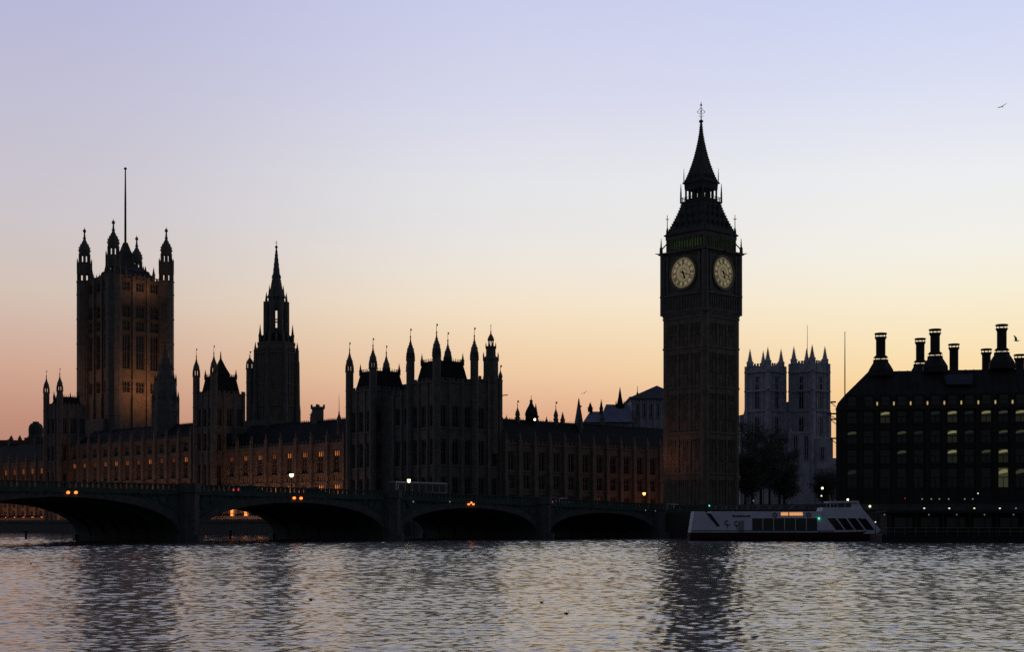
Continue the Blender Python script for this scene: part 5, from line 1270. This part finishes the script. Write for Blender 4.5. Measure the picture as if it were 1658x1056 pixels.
# ------------------------------------------------------------------ gulls
def gull(px, py, d, span, yaw, bank, label, flap):
    x, y = at(px, d); z = zp(py, d)
    b = MB(); L = span * .42
    prof = [(-.5, .01), (-.32, .035), (-.1, .10), (.12, .11), (.32, .07), (.45, .055), (.52, .02)]
    vs, fs, n = [], [], 8
    for u, r_ in prof: vs += [(u * L * 1.6, r_ * L * 1.3 * math.cos(2 * math.pi * k / n), r_ * L * 1.3 * math.sin(2 * math.pi * k / n)) for k in range(n)]
    for i in range(len(prof) - 1): fs += [(i * n + k, i * n + (k + 1) % n, (i + 1) * n + (k + 1) % n, (i + 1) * n + k) for k in range(n)]
    fs += [tuple(reversed(range(n))), tuple(range(n * (len(prof) - 1), n * len(prof)))]
    b.add(vs, fs)
    for s_ in (-1, 1):
        pl = [(.14, 0, .0), (.20, .25, flap * .5), (.04, .5, flap * .8), (-.1, .5, flap * .8), (-.08, .25, flap * .5), (-.14, 0, 0)]
        v_ = [(p * span, s_ * q * span, r_ * span + .02 * span) for p, q, r_ in pl]; v2 = [(a_, c_, e_ - .012 * span) for a_, c_, e_ in v_]
        b.add(v_ + v2, [(0, 1, 4, 5), (1, 2, 3, 4), (11, 10, 7, 6), (10, 9, 8, 7)] + [(i, i + 6, (i + 1) % 6 + 6, (i + 1) % 6) for i in range(6)])
    o = b.build('gull', 'bird', None, (x, y, z)); o.rotation_euler = (bank, 0, yaw)
    return tag(o, label, 'bird', 'gulls in flight')
gull(1623, 172, 150, .95, R(75), R(-25), 'gull gliding high in the pale sky at the upper corner', .12)
gull(1645, 552, 170, 1.2, R(20), R(35), 'gull banking above the office roof beside the tallest chimney', .35)
gull(946, 637, 260, 1.2, R(80), R(-25), 'tiny gull flying low over the pointed roof spirelet', .15)
def floater(px, py, label):
    d = F * CH / (py - HY); x, y = at(px, d)
    b = MB(); vs, fs, n = [], [], 8
    K_ = .27
    prof = [(-.28, .02, .12), (-.2, .07, .08), (0, .11, .05), (.14, .09, .05), (.2, .045, .1), (.22, .04, .17), (.27, .04, .2), (.33, .012, .19)]
    for u, r_, z in prof: vs += [(K_ * u, K_ * r_ * math.cos(2 * math.pi * k / n), K_ * (z + r_ * math.sin(2 * math.pi * k / n))) for k in range(n)]
    for i in range(len(prof) - 1): fs += [(i * n + k, i * n + (k + 1) % n, (i + 1) * n + (k + 1) % n, (i + 1) * n + k) for k in range(n)]
    fs += [tuple(reversed(range(n))), tuple(range(n * (len(prof) - 1), n * len(prof)))]
    b.add(vs, fs)
    tag(b.build('waterbird', 'black', None, (x, y, .02), random.uniform(-.6, .6)), label, 'bird', 'birds floating on the river')
for px, py, w in ((50, 914, 'dark bird floating nearest the picture edge below the first arch'), (76, 932, 'dark bird floating just in front of the one nearest the picture edge'), (503, 973, 'dark bird floating alone on the open river left of centre'), (877, 978, 'dark bird floating on the river near the middle, the farther of two'), (917, 996, 'dark bird floating on the river near the middle, the nearer of two'), (1090, 941, 'dark bird floating at the edge of the clock tower reflection')): floater(px, py, w)

# ------------------------------------------------------------------ floodlights on the palace terrace and roofs, plus an added tower fill
def flood(name, p, target, sx, sy, power, c, spread=170):
    l = bpy.data.lights.new(name, 'AREA'); l.shape = 'RECTANGLE'; l.size = sx; l.size_y = sy; l.energy = power; l.color = c; l.spread = R(spread)
    o = bpy.data.objects.new(name, l); col.objects.link(o); o.location = p
    dv = Vector(target) - Vector(p); q = dv.to_track_quat('-Z', 'Y'); o.rotation_euler = q.to_euler()
    return o
def along(a_lo, a_hi, bl, z, bt, zt, power, c=(1, .40, .22)):
    for k in range(3):
        a = a_lo + (a_hi - a_lo) * (k + .5) / 3
        p = W(a, bl); q = W(a, bt); o = flood('terrace_floodlight', (*p, z), (*q, zt), (a_hi - a_lo) / 3, .4, power / 3, c)
        # long side along the facade
        dv = Vector((*q, zt)) - Vector((*p, z)); zz = -dv.normalized(); xx = Vector((NS[0], NS[1], 0)); yy = zz.cross(xx)
        from mathutils import Matrix
        o.rotation_euler = Matrix((xx, yy, zz)).transposed().to_euler()
along(a0 + 1, a1 - 1, -46, 3.6, -38, 15, 2300)
along(b0 + 1, b1 - 1, -46, 3.6, -38, 15, 2300)
along(c0 + 1, c0 + 50, -46, 3.6, -38, 15, 1100, (1, .34, .16))
c, s = math.cos(PSI), math.sin(PSI)
def vloc(x, y): return (VX + c * x - s * y, VY + s * x + c * y)
flood('tower_flood_fill', (*vloc(23, 1), 48), (*vloc(10.6, 1), 56), 7, 3, 1350, (1, .40, .16))
flood('tower_flood_fill', (*vloc(-2, -28), 52), (*vloc(-2, -10.6), 58), 7, 3, 420, (1, .42, .24))  # added fill on the river face, softens the split between faces
flood('tower_flood_fill', (*vloc(16, 0), 86), (*vloc(10.6, 0), 90), 10, 1, 150, (1, .45, .2))
p = W(33, 30); flood('range_floodlight', (*p, 6), (*W(45, 30), 12), 30, .5, 300, (1, .3, .16))
p = W(4, -13); flood('clock_floodlight', (*p, 16), (*W(2, -6), 25), 3, .5, 110, (1, .34, .18))
